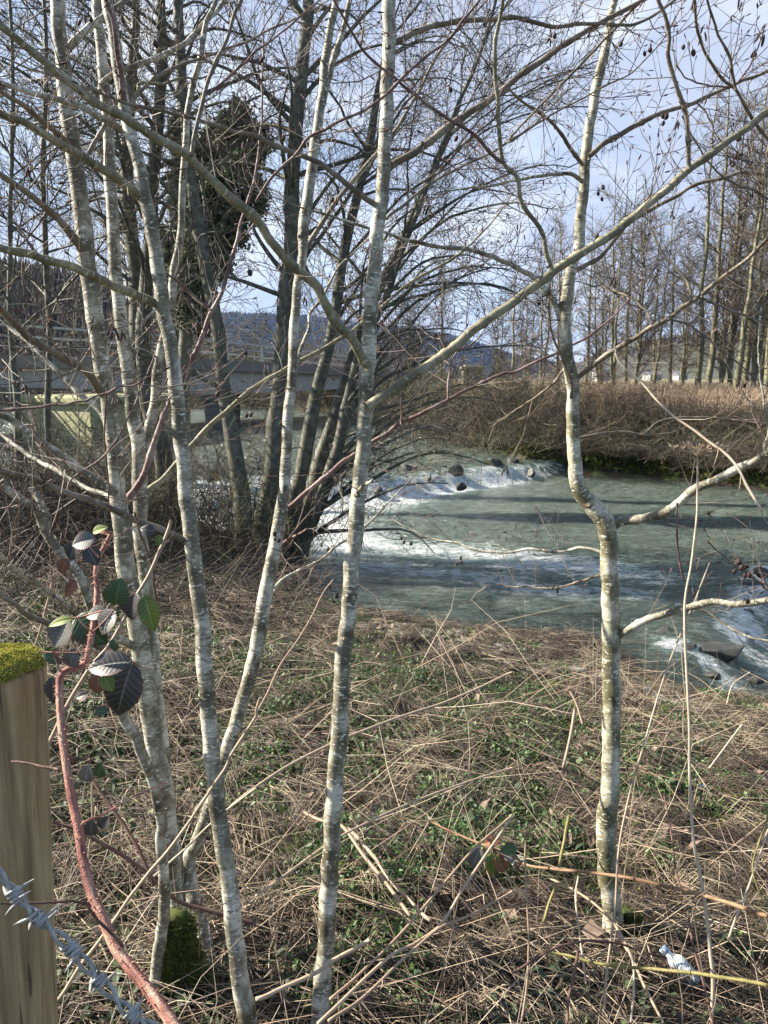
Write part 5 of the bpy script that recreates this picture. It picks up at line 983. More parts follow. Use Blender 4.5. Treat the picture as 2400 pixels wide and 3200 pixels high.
def leaves(n, ylo, yhi, smin, smax, name, m, patch, power=1.6, tilt=0.5, up=0.02, lo=-0.7, hi=0.62):
    x, y = frustum(n, ylo, yhi, power, hi, lo); k = land(x, y, 0.1) & patch(x, y); x, y = x[k], y[k]; n = len(x); z = H(x, y) + rng.random(n)*up
    a = rng.random(n)*6.283; s = rng.uniform(smin, smax, n); t1 = rng.normal(size=n)*tilt; t2 = rng.normal(size=n)*tilt
    ax = np.stack([np.cos(a), np.sin(a), t1], 1)*s[:, None]; ay = np.stack([-np.sin(a), np.cos(a), t2], 1)*s[:, None]*0.62; c = np.stack([x, y, z], 1)
    V = np.stack([c - ax, c - ax*0.2 + ay, c + ax*0.95, c - ax*0.2 - ay], 1); V[:, 1, 2] += s*0.22; V[:, 3, 2] += s*0.22
    o = link(name, mesh_np(name, V.reshape(-1, 3), np.arange(4*n).reshape(-1, 4), {'rnd': np.repeat(rng.random(n), 4)}, smooth=False), m); return tag(o, kind='stuff')
gp = lambda x, y: (vnoise(x, y, 1.6, 41) + vnoise(x, y, 5, 42)*0.7) > -0.12
tag(leaves(130000, 0.8, 6.0, 0.004, 0.012, 'ground_cover', M_leaf, lambda x, y: (vnoise(x, y, 1.6, 41) + vnoise(x, y, 5, 42)*0.7) > 0.08, 1.3, 0.6, 0.05), 'low green leafy weeds growing through the dead grass', 'weeds')
tag(leaves(50000, 3, 8.5, 0.006, 0.015, 'short_turf', M_leaf, lambda x, y: (vnoise(x, y, 1.2, 43) + vnoise(x, y, 5, 44)*0.6) > 0.14, 1.0, 0.8, 0.03), 'patches of short green turf near the water', 'turf')
tag(leaves(1100, 0.9, 8, 0.012, 0.035, 'fallen_leaves', M_dry, lambda x, y: x > -9, 1.4, 0.5, 0.05), 'curled brown fallen leaves in the grass', 'leaves')
tag(leaves(60000, 0.9, 6.5, 0.003, 0.008, 'moss_patches', M_mossd, lambda x, y: (vnoise(x, y, 2.1, 81) + vnoise(x, y, 7, 82)*0.6) > 0.16, 1.3, 0.9, 0.02), 'patches of yellow green moss on the soil', 'moss')
tag(leaves(16000, 0.9, 5, 0.009, 0.022, 'dark_weeds', M_ivy, lambda x, y: (vnoise(x, y, 1.9, 83) + vnoise(x, y, 6, 84)*0.6) > 0.08, 1.2, 0.5, 0.06), 'dark green creeping weeds near the fence', 'weeds')
# green grass blades
def blades(n, ylo, yhi, ln, name, m, patch, power=1.5):
    x, y = frustum(n, ylo, yhi, power); k = land(x, y, 0.1) & patch(x, y); x, y = x[k], y[k]; n = len(x); h = H(x, y)
    a = rng.random(n)*6.283; l = rng.uniform(0.5, 1.3, n)*ln; w = 0.0013 + 0.0003*y; le = rng.uniform(0.2, 0.9, n)
    u = np.stack([np.cos(a), np.sin(a), 0*a], 1); s_ = np.stack([-np.sin(a), np.cos(a), 0*a], 1)*w[:, None]; p = np.stack([x, y, h], 1)
    mid = p + u*(l*le*0.35)[:, None] + np.stack([0*a, 0*a, l*0.6], 1); tip = p + u*(l*le)[:, None] + np.stack([0*a, 0*a, l*0.85], 1)
    V = np.stack([p - s_, p + s_, mid + s_*0.8, mid - s_*0.8, tip], 1); b_ = np.arange(n)[:, None]*5
    Fq = np.concatenate([b_ + np.array([[0, 1, 2, 3]]), b_ + np.array([[3, 2, 4, 4]])], 0)
    V = V.reshape(-1, 3); me = bpy.data.meshes.new(name); tris = np.concatenate([b_ + np.array([[0, 1, 2]]), b_ + np.array([[0, 2, 3]]), b_ + np.array([[3, 2, 4]])], 0)
    o = link(name, mesh_np(name, V, tris, {'rnd': np.repeat(rng.random(n), 5)}, smooth=False), m); return tag(o, kind='stuff')
tag(blades(30000, 0.9, 8, 0.045, 'green_grass', M_leaf, lambda x, y: (vnoise(x, y, 1.5, 51) + vnoise(x, y, 6, 52)*0.5) > 0.05), 'short green grass between the dead stems', 'grass')
# far bank grass and moss along the water
x, y = [], []
for a, b_ in zip(FS[2:-2], FS[3:-1]):
    t = rng.random(3500); w_ = rng.uniform(0.05, 2.2, 3500); d = b_[:2]-a[:2]; nn = np.array([-d[1], d[0]])/np.linalg.norm(d); x += list(a[0] + t*d[0] + nn[0]*w_); y += list(a[1] + t*d[1] + nn[1]*w_)
x = np.array(x); y = np.array(y); k = (sdist(x, y, FS, 1.0)[0] > 0.02) & (x < 16); x, y = x[k], y[k]; n = len(x); c = np.stack([x, y, H(x, y) + rng.random(n)*0.12], 1)
a = rng.normal(size=(n, 3)); a[:, 2] += 0.5; a /= np.linalg.norm(a, axis=1, keepdims=True); b_ = np.cross(a, rng.normal(size=(n, 3))); s_ = rng.uniform(0.03, 0.09, (n, 1))
V = np.stack([c - a*s_, c + b_*s_*0.3, c + a*s_*1.3, c - b_*s_*0.3], 1).reshape(-1, 3)
tag(link('bank_grass', mesh_np('bank_grass', V, np.arange(4*n).reshape(-1, 4), {'rnd': np.repeat(rng.random(n), 4)}, smooth=False), M_mossd), 'mossy grass along the foot of the far bank', 'grass', None, 'stuff')
# brown reeds along the top of the far bank
tb = Tubes()
for _ in range(9000):
    px = random.uniform(1780, 2500); s0 = far_shore(px); c = s0 + unit(s0)*random.uniform(4.2, 8.5); z = Hs(c[0], c[1]); q = twig_run(np.array([c[0], c[1], z]), np.array([0, 0, 1.0]), random.uniform(0.2, 0.55), 3, 0.2); tb.add(q, [0.012, 0.009, 0.003], 3)
tag(tb.build('field_reeds', M_stalk), 'sunlit tan reeds edging the field on the far bank', 'reeds', None, 'stuff')
# shingle
x, y = [], []
for (px, py) in [(1350, 1975), (1450, 2000), (1550, 2030), (1640, 2050), (1700, 2070), (1780, 2070), (1240, 1950), (1850, 2050), (2000, 2150)]:
    c = G(px, py+10); m_ = 90; x += list(c[0] + rng.normal(size=m_)*0.28); y += list(c[1] + rng.normal(size=m_)*0.20)
for a, b_ in zip(NS[7:16], NS[8:17]):
    L_ = np.linalg.norm(b_[:2]-a[:2]); m_ = int(L_*130); t = rng.random(m_); d = (b_[:2]-a[:2])/L_; nn = np.array([d[1], -d[0]]); w_ = rng.exponential(0.12, m_) - 0.05; x += list(a[0] + t*L_*d[0] + nn[0]*w_); y += list(a[1] + t*L_*d[1] + nn[1]*w_)
x = np.array(x); y = np.array(y); k = land(x, y, -0.08); x, y = x[k], y[k]; n = len(x); z = H(x, y)
ico = np.array([(1, 0, 0), (0, 1, 0), (-1, 0, 0), (0, -1, 0), (0, 0, 1), (0, 0, -1)], float); tri = np.array([(0, 1, 4), (1, 2, 4), (2, 3, 4), (3, 0, 4), (1, 0, 5), (2, 1, 5), (3, 2, 5), (0, 3, 5)])
V = []; 
for i_ in range(n):
    a = random.random()*6.28; s_ = random.uniform(0.010, 0.05); R2 = np.array([[math.cos(a), -math.sin(a), 0], [math.sin(a), math.cos(a), 0], [0, 0, 1]]); V.append((ico*[s_*1.3, s_*0.8, s_*0.35] + rng.normal(size=(6, 3))*s_*0.12) @ R2.T + [x[i_], y[i_], z[i_] + 0.012])
tag(link('shingle', mesh_np('shingle', np.concatenate(V), (np.arange(n)[:, None, None]*6 + tri[None]).reshape(-1, 3), smooth=False), M_shing), 'flat grey shingle beside the slates', 'shingle', None, 'stuff')

# ------------------------------------------------------------------ dry stalks and canes, one by one
def stalk(pts, Y0, Y1, w0, w1, label, m=M_stalk, name='dry_stalk', cat='stalk', group='long dry stalks over the undergrowth', ground=True, thorns=0, side=0, n=None):
    l = trace(pts, Y0, Y1, w0, w1)
    s = smooth_line(l, n or max(10, len(l)*5)); s = rough_line(s, 0.0006)
    root = empty(name, s[-1, :3], label, cat, group)
    t = Tubes(); t.add(s[:, :3], s[:, 3], 7); so_ = t.build('stem' if not thorns else 'cane', m, root)
    if side: 
        t = Tubes(); twigs_along(t, s, side, 0.10, 0.0011, 1, 0.12, 0.05, 0.1, (0.4, 0.9), None, None, 0, 4); tag(t.build('side_shoots', m, so_), kind='stuff')
    if thorns:
        t = Tubes()
        for _ in range(thorns):
            i_ = random.randrange(len(s)-1); f_ = random.random(); p = s[i_, :3]*(1-f_) + s[i_+1, :3]*f_; tt = unit(s[i_+1, :3]-s[i_, :3]); d = side_dir(tt, 1.5); r = s[i_, 3]; h_ = r*random.uniform(0.5, 0.95)
            t.add(np.array([p + d*r*0.8, p + d*(r + h_*0.5), p + d*(r + h_) - tt*h_*0.25]), [r*0.24, r*0.10, r*0.01], 4)
        tag(t.build('thorns', m, so_), kind='stuff')
    return root, s
K = [
 (T(0, 2, [(1110, 50), (1030, 280), (900, 520), (720, 840), (560, 1040), (330, 1460)]) + T(0, 3, [(250, 50)]), 1.25, 1.05, 11, 13, 'long pale reed crossing in front of the left white stem and the bramble leaves'),
 (T(1, 2, [(30, 1200), (0, 1290)]) + T(0, 2, [(1659, 1320), (1480, 1600)]) + T(0, 3, [(1460, 0), (1300, 240), (1100, 520), (900, 760), (730, 1000), (560, 1230), (380, 1500)]), 1.35, 1.35, 9, 12, 'long tan reed slanting down left across the slim speckled trunk'),
 (T(1, 2, [(1655, 1040), (1280, 1210), (900, 1340), (620, 1450), (480, 1510), (190, 1655)]) + T(0, 3, [(1500, 250), (1400, 420)]), 3.0, 2.0, 7, 10, 'very long orange tan stalk rising to the right behind the centre trunk'),
 (T(1, 3, [(1659, 0), (1200, 150), (900, 270), (570, 430), (400, 540), (0, 830)]), 2.2, 1.5, 6, 9, 'straight tan stalk passing behind the centre trunk towards the right'),
 (T(1, 3, [(1659, 305), (1440, 500), (1300, 650), (930, 1080), (700, 1310), (480, 1500)]), 1.9, 1.35, 7, 10, 'upper of the three pale stalks crossing at the bottom centre'),
 (T(1, 3, [(1659, 320), (1380, 720), (1200, 1010), (1030, 1140), (850, 1230), (400, 1659)]), 1.8, 1.3, 8, 12, 'bent pale stalk, middle one of the three crossing at the bottom centre'),
 (T(1, 3, [(1659, 800), (1400, 950), (1200, 1030), (930, 1260), (700, 1480), (470, 1640)]), 1.7, 1.3, 7, 11, 'lowest of the three pale stalks crossing at the bottom centre'),
 (T(1, 3, [(730, 1120), (500, 1250), (380, 1330), (0, 1500)]), 1.55, 1.4, 13, 14, 'thick pale broken stick behind the foot of the centre trunk'),
 (T(1, 3, [(300, 280), (420, 340), (560, 380), (700, 570), (850, 750), (1000, 960)]), 2.3, 1.75, 11, 12, 'lichen speckled dead stick, left of the parallel pair right of centre'),
 (T(1, 3, [(600, 390), (720, 520), (900, 760), (1130, 990)]), 2.25, 1.75, 12, 12, 'lichen speckled dead stick, right of the parallel pair right of centre'),
 (T(2, 3, [(90, 470), (90, 800), (110, 1100), (100, 1400), (60, 1659)]), 1.6, 1.45, 6, 8, 'thin upright stem left of the crooked trunk near the bottom'),
 (T(2, 3, [(810, 0), (730, 300), (690, 560), (670, 900), (620, 1250), (600, 1560)]), 1.75, 1.5, 6, 8, 'upright straw stem in front of the foot of the crooked trunk'),
 (T(2, 2, [(1280, 330), (1190, 560), (1050, 900), (960, 1150), (870, 1450)]) + T(2, 3, [(810, 0)]), 2.2, 1.75, 4, 6, 'thin arching stem over the water edge right of the crooked trunk'),
 (T(2, 2, [(410, 1270), (380, 1450), (330, 1659)]), 3.1, 3.0, 12, 9, 'broken off pale hollow stem standing left of the crooked trunk'),
 (T(2, 2, [(370, 1150), (420, 1250), (460, 1380)]), 3.3, 3.2, 7, 7, 'short bleached stick behind the broken hollow stem'),
 (T(2, 2, [(1490, 1380), (1400, 1500), (1280, 1659)]), 3.1, 2.9, 6, 6, 'thin stalk leaning up right over the mossy turf'),
 (T(2, 2, [(1540, 1040), (1430, 1120), (1390, 1250)]), 4.6, 4.4, 5, 4, 'small bent stem in front of the lower rapids'),
 (T(2, 3, [(1659, 400), (1560, 700), (1480, 900), (1400, 1120)]), 1.9, 1.6, 6, 7, 'stem rising at the right edge above the bottle'),
 (T(2, 3, [(430, 700), (410, 850), (440, 1100), (480, 1400)]), 1.7, 1.5, 6, 7, 'straw stem bending down left of the crooked trunk foot'),
 (T(2, 3, [(680, 1080), (760, 1200), (850, 1400), (980, 1650)]), 1.6, 1.3, 12, 8, 'flat split straw blade below the foot of the crooked trunk'),
 (T(2, 3, [(250, 720), (400, 790), (560, 900), (680, 1030), (780, 1240)]), 1.8, 1.45, 7, 9, 'curving pale stem running down to the crooked trunk foot'),
 (T(2, 3, [(780, 1240), (790, 1400), (770, 1650)]), 1.45, 1.35, 7, 7, 'reddish upright stub below the foot of the crooked trunk'),
 (T(0, 3, [(600, 80), (590, 400), (560, 700)]), 2.0, 1.9, 6, 7, 'upright tan stem behind the pink bramble cane'),
 (T(0, 2, [(345, 430), (300, 620), (250, 800), (210, 940)]), 2.6, 2.5, 9, 7, 'tapering bleached stem above the mossy post'),
 (T(0, 3, [(1659, 130), (1400, 330), (1200, 520), (1000, 700)]), 1.7, 1.7, 6, 7, 'straight thin stalk between the white stems low down'),
 (T(1, 2, [(500, 440), (440, 520), (370, 660), (260, 850), (160, 990), (60, 1200), (0, 1310)]), 3.0, 2.2, 5, 7, 'curved tan stem by the left side of the centre trunk'),
]
for k, (pts, Y0, Y1, w0, w1, lab) in enumerate(K): stalk(pts, Y0, Y1, w0, w1, lab, side=0.12 if k % 3 == 0 else 0)
stalk(T(2, 1, [(660, 570), (690, 680), (850, 830), (1000, 1000), (1160, 1120), (1300, 1220), (1430, 1320), (1530, 1500), (1620, 1659)]), 1.9, 1.6, 6, 9, 'thin dead stem slanting down to the right across the far thicket', side=0.1)
stalk(T(2, 2, [(1070, -60), (1070, 150), (1085, 320), (1115, 450)]), 1.75, 1.8, 6, 7, 'reddish stem joining the hogweed stalk from the left', M_red)

# hogweed with its umbel
hp = T(2, 1, [(1202, 1300), (1200, 1640)]) + T(2, 2, [(1190, 100), (1160, 350), (1122, 560), (1120, 800), (1130, 1000), (1140, 1200), (1150, 1400), (1150, 1640)]) + T(2, 3, [(1160, 250), (1180, 500), (1230, 750), (1260, 950), (1285, 1200), (1300, 1500)])
hl = trace(hp, 1.75, 1.45, 5.5, 12); foot = hl[-1].copy(); foot[2] = Hs(foot[0], foot[1]); hl = np.vstack([hl, foot])
hw = empty('hogweed', foot[:3], 'tall dead hogweed stalk with a dry flat umbel in front of the river', 'plant')
s = smooth_line(hl, 60); t = Tubes(); t.add(s[:, :3], s[:, 3], 9); t.build('stem', M_stalk, hw, 0.03)
t = Tubes(); top = s[0, :3]
for k in range(34):
    a = random.uniform(0, 6.283); rr = random.uniform(0.3, 1.0)*0.060; tip = top + [rr*math.cos(a), rr*math.sin(a)*0.9, 0.022 + random.uniform(-.003, .003) - rr*0.10]; mid = (top + tip)/2 + [0, 0, 0.004]; t.add([top, mid, tip], [0.0012, 0.0010, 0.0008], 3)
    for _ in range(13):
        e = tip + rng.normal(size=3)*[0.006, 0.006, 0.003] + [0, 0, 0.007]; t.add([tip, (tip+e)/2, e], [0.0007, 0.0006, 0.0011], 3)
tag(t.build('umbel', M_stalk, hw), kind='stuff')

# ------------------------------------------------------------------ brambles
def leaf_mesh(L, Wd, fold=0.25, curl=0.3, teeth=26, name='leaf'):
    """serrated, veined bramble leaf along +Y, folded on its midrib"""
    nu, nv = 26, 52; V = []; vein = []; edge = []
    for i_ in range(nv+1):
        t = i_/nv; w = Wd*(math.sin(math.pi*min(1, t**0.80*0.985+0.008)))**0.75*(1-0.15*t)
        w *= 1 + 0.13*(((t*teeth) % 1)-0.4)
        for j in range(nu+1):
            u = 2*j/nu-1; x = u*w; y = t*L
            ph = (t*8.5 - abs(u)*1.35) % 1.0; q = math.sin(ph*math.pi)        # furrows between side veins
            z = abs(u)*w*fold*1.4 + 0.010*L*q*min(1, (1-abs(u))*2+0.3)*(1-abs(u)**4)*min(1, abs(u)*5) - curl*L*(t-0.4)**2 - 0.15*curl*Wd*u*u
            V.append((x, y, z)); vn = max(0, 1-min(ph, 1-ph)*9); vm = max(0, 1-abs(u)*14); vein.append(min(1, max(vn*0.6, vm))); edge.append(max(0, (abs(u)-0.80)*3.6) if True else 0)
    Fc = [(i_*(nu+1)+j, i_*(nu+1)+j+1, (i_+1)*(nu+1)+j+1, (i_+1)*(nu+1)+j) for i_ in range(nv) for j in range(nu)]
    return mesh_np(name, V, Fc, {'vein': vein, 'edge': np.array(edge)*0.6})
from mathutils import Matrix
def put_leaf(px, py, Y, size, ang, m, root, face=0.3, roll=0.2, asp=0.42, curl=0.25, name='leaf', fold=0.22):
    """leaf whose stalk end is at the pixel, pointing ang degrees (0 = right, 90 = up), size in px"""
    c = P(px, py, Y); L = 1.07*size/F*fdepth(c); me = leaf_mesh(L, L*asp, curl=curl, fold=fold)
    a = R(ang); yd = Vector((math.cos(a), face*0.3 - 0.15, math.sin(a))).normalized(); nrm = Vector((roll, -1.0, 0.45 + face)).normalized(); xd = yd.cross(nrm).normalized(); zd = xd.cross(yd)
    mtx = Matrix((xd, yd, zd)).transposed()
    v = np.empty(len(me.vertices)*3, np.float32); me.vertices.foreach_get('co', v); v = v.reshape(-1, 3) @ np.array(mtx).T + c; me.vertices.foreach_set('co', v.astype(np.float32).ravel())
    tf_ = None; so = link(name, me, m, root); return so
cane = T(0, 2, [(725, 130), (680, 220), (640, 290), (620, 400), (628, 500), (622, 620), (600, 760), (575, 900), (545, 990), (450, 1018), (395, 1060), (385, 1150), (400, 1400), (430, 1640)])
cane2 = T(0, 3, [(470, 220), (510, 400), (540, 600), (590, 800), (660, 950), (740, 1150), (850, 1300), (950, 1420), (1040, 1540), (1130, 1680), (1250, 1900)])
wv = np.linspace(13, 25, len(cane)); 
pts = [(p[0], p[1], w) for p, w in zip(cane, wv)] + [(p[0], p[1], w) for p, w in zip(cane2, np.linspace(27, 40, len(cane2)))]
bl = trace(pts, 0.92, 0.60); s = smooth_line(bl, 150); broot = empty('bramble', s[-1, :3], 'pink thorny bramble with dark veined leaves arching beside the fence post', 'bramble')
t = Tubes(); t.add(s[:, :3], s[:, 3]*(1+0.03*rng.normal(size=150)), 14); bcane = t.build('cane', M_cane, broot, 0.01)
t = Tubes()
for _ in range(1500):      # fine bristles
    i_ = random.randrange(149); f_ = random.random(); p = s[i_, :3]*(1-f_) + s[i_+1, :3]*f_; tt = unit(s[i_+1, :3]-s[i_, :3]); d = side_dir(tt, 1.5); r = s[i_, 3]; h_ = random.uniform(0.0008, 0.002)
    t.add(np.array([p + d*r*0.97, p + d*(r + h_)]), [0.00018, 0.00005], 3)
for _ in range(210):
    i_ = random.randrange(149); p = s[i_, :3]; tt = unit(s[i_+1, :3]-s[i_, :3]); d = side_dir(tt, 1.45); r = s[i_, 3]; h_ = random.uniform(0.0018, 0.0048)
    t.add(np.array([p + d*r*0.8, p + d*(r + h_*0.45), p + d*(r + h_) + tt*h_*0.3]), [0.0011, 0.0006, 0.00005], 5)
tag(t.build('thorns', M_cane, bcane), kind='stuff')
LF = [  # tile x, y (stalk end), size, direction, material, aspect
 (610, 170, 70, 195, M_lfs, .46, .3), (490, 190, 62, 250, M_lfd, .42, .2), (560, 230, 62, 300, M_lfd, .46, .5), (745, 605, 84, 75, M_lfg, .52, .2), (870, 520, 84, 262, M_lfd, .50, .1), (935, 540, 112, 285, M_lfy, .30, .1),
 (440, 690, 108, 240, M_lfs, .42, .4), (490, 680, 118, 318, M_lfg, .44, .2), (690, 640, 66, 195, M_lfs, .40, .5), (455, 1005, 60, 75, M_lfs, .46, .2), (840, 965, 132, 190, M_lfd, .34, .6), (850, 990, 174, 252, M_lfd, .34, .3),
 (640, 1050, 62, 265, M_lfr, .46, .1), (665, 1050, 60, 300, M_lfy, .40, .1), (430, 300, 50, 250, M_lfr, .40, .1), (490, 440, 58, 240, M_lfr, .30, .0), (600, 130, 48, 20, M_lfy, .34, .4), (640, 120, 38, 350, M_lfr, .3, .4),
 (1000, 130, 42, 160, M_lfd, .45, .3), (1040, 150, 36, 250, M_lfy, .42, .3), (740, 820, 40, 270, M_lfg, .4, .2), (280, 920, 60, 330, M_lfg, .3, .6), (700, 1290, 40, 180, M_lfg, .4, .4), (470, 690, 80, 195, M_lfy, .2, .5), (340, 1070, 80, 270, M_lfd, .3, .1), (560, 1180, 36, 200, M_lfs, .4, .3),
 (740, 640, 85, 235, M_lfs, .44, .3)]
for k, (x_, y_, sz, an, m, asp, fc) in enumerate(LF):
    px, py = T(0, 2, [(x_, y_)])[0]; put_leaf(px, py, 0.78 + 0.10*((k*37) % 10)/10, sz, an, m, broot, fc, random.uniform(-0.4, 0.4), asp, random.uniform(0.15, 0.5))
for x_, y_, sz, an, m in ((555, 90, 50, 80, M_lfs), (640, 60, 44, 80, M_lfg), (590, 440, 50, 85, M_lfd), (655, 400, 46, 60, M_lfd)):
    px, py = T(0, 3, [(x_, y_)])[0]; put_leaf(px, py, 1.3, sz*1.1, an, m, broot, 0.3, 0.1, 0.46, 0.3)
def petiole(a, b_, w=6, Y0=0.8, Y1=0.8, m=M_cane):
    l = smooth_line(trace(T(0, 2, [a, ((a[0]+b_[0])/2, (a[1]+b_[1])/2+8), b_]), Y0, Y1, w, w*0.6), 8); t = Tubes(); t.add(l[:, :3], l[:, 3], 6); t.build('leaf_stalk', m, broot)
for a, b_ in (((545, 1000), (850, 965)), ((850, 965), (850, 990)), ((850, 965), (975, 1020)), ((400, 1050), (340, 900)), ((340, 900), (455, 1005)), ((600, 780), (490, 680)), ((600, 780), (740, 630)), ((740, 620), (870, 520)), ((640, 290), (560, 190)), ((560, 1010), (645, 1050)), ((250, 905), (590, 905)), ((660, 640), (440, 690))): petiole(a, b_)

canes = [
 (T(0, 3, [(340, 350), (500, 400), (640, 480), (800, 570), (950, 680), (1100, 820), (1200, 880), (1350, 920), (1659, 1010)]), 1.7, 1.75, 11, 14, M_canedk, 60, 'dark red bramble cane sagging behind the lower white stems'),
 (T(1, 3, [(1120, 340), (1300, 430), (1450, 490), (1659, 570)]) + T(2, 3, [(100, 630), (300, 660), (600, 690), (900, 740), (1200, 810), (1450, 890), (1659, 960)]), 2.1, 1.35, 6, 15, M_caneor, 160, 'long orange bramble cane crossing in front of the foot of the crooked trunk'),
 (T(2, 3, [(180, 1200), (350, 1210), (560, 1270), (850, 1300), (1200, 1330), (1450, 1370), (1659, 1410)]), 1.5, 1.25, 8, 13, M_canegr, 120, 'yellow green bramble cane passing over the white bottle'),
 (T(2, 3, [(0, 1330), (250, 1180), (450, 1120), (650, 1130), (850, 1190), (1000, 1230)]), 1.35, 1.5, 8, 7, M_canedk, 50, 'brown bramble cane arching low before the crooked trunk'),
 (T(2, 3, [(980, 150), (1030, 400), (1060, 650), (1130, 900), (1170, 1150), (1230, 1350), (1300, 1659)]), 1.9, 1.3, 5, 8, M_canedk, 50, 'thin dark cane rising left of the hogweed foot'),
 (T(2, 3, [(430, 1180), (400, 1350), (370, 1480), (355, 1659)]), 1.45, 1.35, 10, 10, M_canedk, 30, 'short red upright cane at the bottom below the crooked trunk'),
 (T(2, 3, [(1659, 250), (1640, 380), (1560, 620), (1600, 800), (1659, 900)]), 1.7, 1.6, 5, 6, M_canegr, 30, 'mossy thin cane bending at the right edge'),
 (T(2, 3, [(370, 310), (340, 460), (290, 720), (240, 880), (205, 1000)]), 2.0, 1.8, 10, 8, M_canegr, 20, 'greenish upright old stem left of the crooked trunk'),
 (T(0, 2, [(0, 100), (60, 210), (90, 340)]), 1.6, 1.6, 7, 7, M_canedk, 20, 'dark red shoot curving at the left edge above the post'),
 (T(0, 2, [(60, 1610), (150, 1625), (300, 1650)]) + T(0, 3, [(390, 20)]), 0.74, 0.72, 5, 10, M_canedk, 20, 'broken purple side shoot lying across the fence post'),
 (T(0, 3, [(1080, 95), (980, 140), (830, 210), (700, 280), (590, 325), (530, 365)]), 0.9, 0.72, 5, 8, M_cane, 30, 'thin pink side shoot reaching right from the big cane'),
 (T(0, 3, [(0, 880), (180, 872), (380, 868), (520, 872), (570, 890), (620, 970), (720, 1060), (790, 1150)]), 0.55, 0.60, 6, 11, M_canedk, 25, 'dark thin shoot hooked round the pink cane over the barbed wire'),
 (T(0, 2, [(870, 0), (910, 140), (980, 330), (1000, 480), (1020, 640)]), 1.3, 1.35, 7, 6, M_canedk, 30, 'thin brown shoot hanging in front of the second white stem'),
 (T(0, 1, [(690, 900), (680, 1200), (705, 1500), (700, 1659)]), 1.55, 1.55, 6, 5, M_canedk, 20, 'thin brown climbing stem up the left white trunk'),
 (T(0, 3, [(590, 60), (700, 230), (860, 450), (930, 600), (1000, 760)]), 1.9, 1.75, 12, 12, M_canedk, 10, 'lichened purple dead branch behind the mossy stool'),
]
for pts, Y0, Y1, w0, w1, m, th, lab in canes: stalk(pts, Y0, Y1, w0, w1, lab, m, 'bramble_cane', 'bramble', 'bramble canes in the undergrowth', thorns=th)
# leaves on the orange cane, and low bramble leaves
lr = empty('bramble_leaf_cluster', P(1510, 2680, 1.95), 'withered grey green bramble leaves on the orange cane right of centre', 'leaves')
for x_, y_, sz, an, m in ((1450, 520, 70, 250, M_lfs), (1530, 560, 70, 275, M_lfy), (1560, 570, 60, 300, M_lfr), (1480, 490, 50, 20, M_lfr), (1600, 560, 46, 350, M_lfs)):
    px, py = T(1, 3, [(x_, y_)])[0]; put_leaf(px, py, 1.95, sz, an, m, lr, 0.3, 0.1, 0.4, 0.4)
px, py = T(2, 3, [(30, 520)])[0]; put_leaf(px, py, 1.9, 50, 190, M_lfg, lr, 0.4, 0.1, 0.4, 0.4)
# broad weeds near the bottom
for k, (x_, y_, c_, n_, lab) in enumerate([(870, 1370, 1, 6, 'rosette of broad pale green leaves at the bottom centre'), (930, 1520, 1, 5, 'darker broad leaved weed below the pale rosette'), (260, 1290, 2, 6, 'light green broad leaved weed left of the bottom right stems'), (1190, 1300, 1, 5, 'small leafy weed right of the pale rosette'),
                                            (1350, 1420, 0, 6, 'dark nettle like weed at the foot of the speckled trunk'), (1580, 1000, 1, 3, 'dark bramble seedling right of bottom centre'), (40, 850, 2, 5, 'bright leafy weed left of the crooked trunk'), (220, 560, 2, 5, 'clump of small green leaves beside the orange cane'), (1400, 1150, 2, 5, 'fresh green weed near the bottle')]):
    px, py = T(c_, 3, [(x_, y_)])[0]; g_ = G(px, py); r_ = empty('broad_leaved_weed', g_, lab, 'weed', 'weeds at the bottom')
    for j in range(n_ + 3):
        q = g_ + [0, 0, 0.012]; L = random.uniform(0.022, 0.038); me = leaf_mesh(L, L*0.36, curl=0.3, teeth=3); a = j*6.283/(n_+3) + random.uniform(-.3, .3); el = random.uniform(0.15, 0.7)
        yd = Vector((math.cos(a)*math.cos(el), math.sin(a)*math.cos(el), math.sin(el))); xd = yd.cross(Vector((0, 0, 1))).normalized(); zd = xd.cross(yd)
        v = np.empty(len(me.vertices)*3, np.float32); me.vertices.foreach_get('co', v); v = v.reshape(-1, 3) @ np.array(Matrix((xd, yd, zd)).transposed()).T + q; me.vertices.foreach_set('co', v.astype(np.float32).ravel())
        me.attributes['edge'].data.foreach_set('value', np.zeros(len(me.vertices), np.float32)); link('leaf', me, M_lfw if False else M_lfg, r_)

# ------------------------------------------------------------------ fence post and barbed wire
YP = 0.88; pc = P(-8, 2080, YP); pr = 0.0535; ptop = pc[2]; gz = Hs(pc[0], pc[1])
fp = empty('fence_post', (pc[0], pc[1], gz), 'round weathered timber fence post with a cap of bright yellow green moss', 'fence post')
V, Fc = [], []; nn = 64; zs = np.concatenate([np.linspace(gz-0.2, ptop-0.012, 60), [ptop-0.005, ptop-0.001]])
cr = [0.4, 1.9, 2.6, 3.6, 4.4, 5.0, 5.5]
for i_, z in enumerate(zs):
    for j in range(nn):
        a = j*2*math.pi/nn; r = pr*(1 + 0.012*math.sin(2*a+1) + 0.02*(ptop-z)*0.4) + 0.0006*math.sin(a*9+z*7) + 0.0003*rng.normal()
        for q in cr: r -= 0.0030*math.exp(-((a - q - 0.05*math.sin(z*9))/0.035)**2)*(0.5+0.5*math.sin(z*6+q*9))
        if i_ >= 60: r -= 0.002*(i_-59)
        V.append((pc[0]-(ptop-z)*0.045+r*math.cos(a), pc[1]+r*math.sin(a), z + (0.0015*math.sin(3*a) if i_ > 58 else 0)))
for i_ in range(len(zs)-1):
    for j in range(nn): Fc.append((i_*nn+j, i_*nn+(j+1) % nn, (i_+1)*nn+(j+1) % nn, (i_+1)*nn+j))
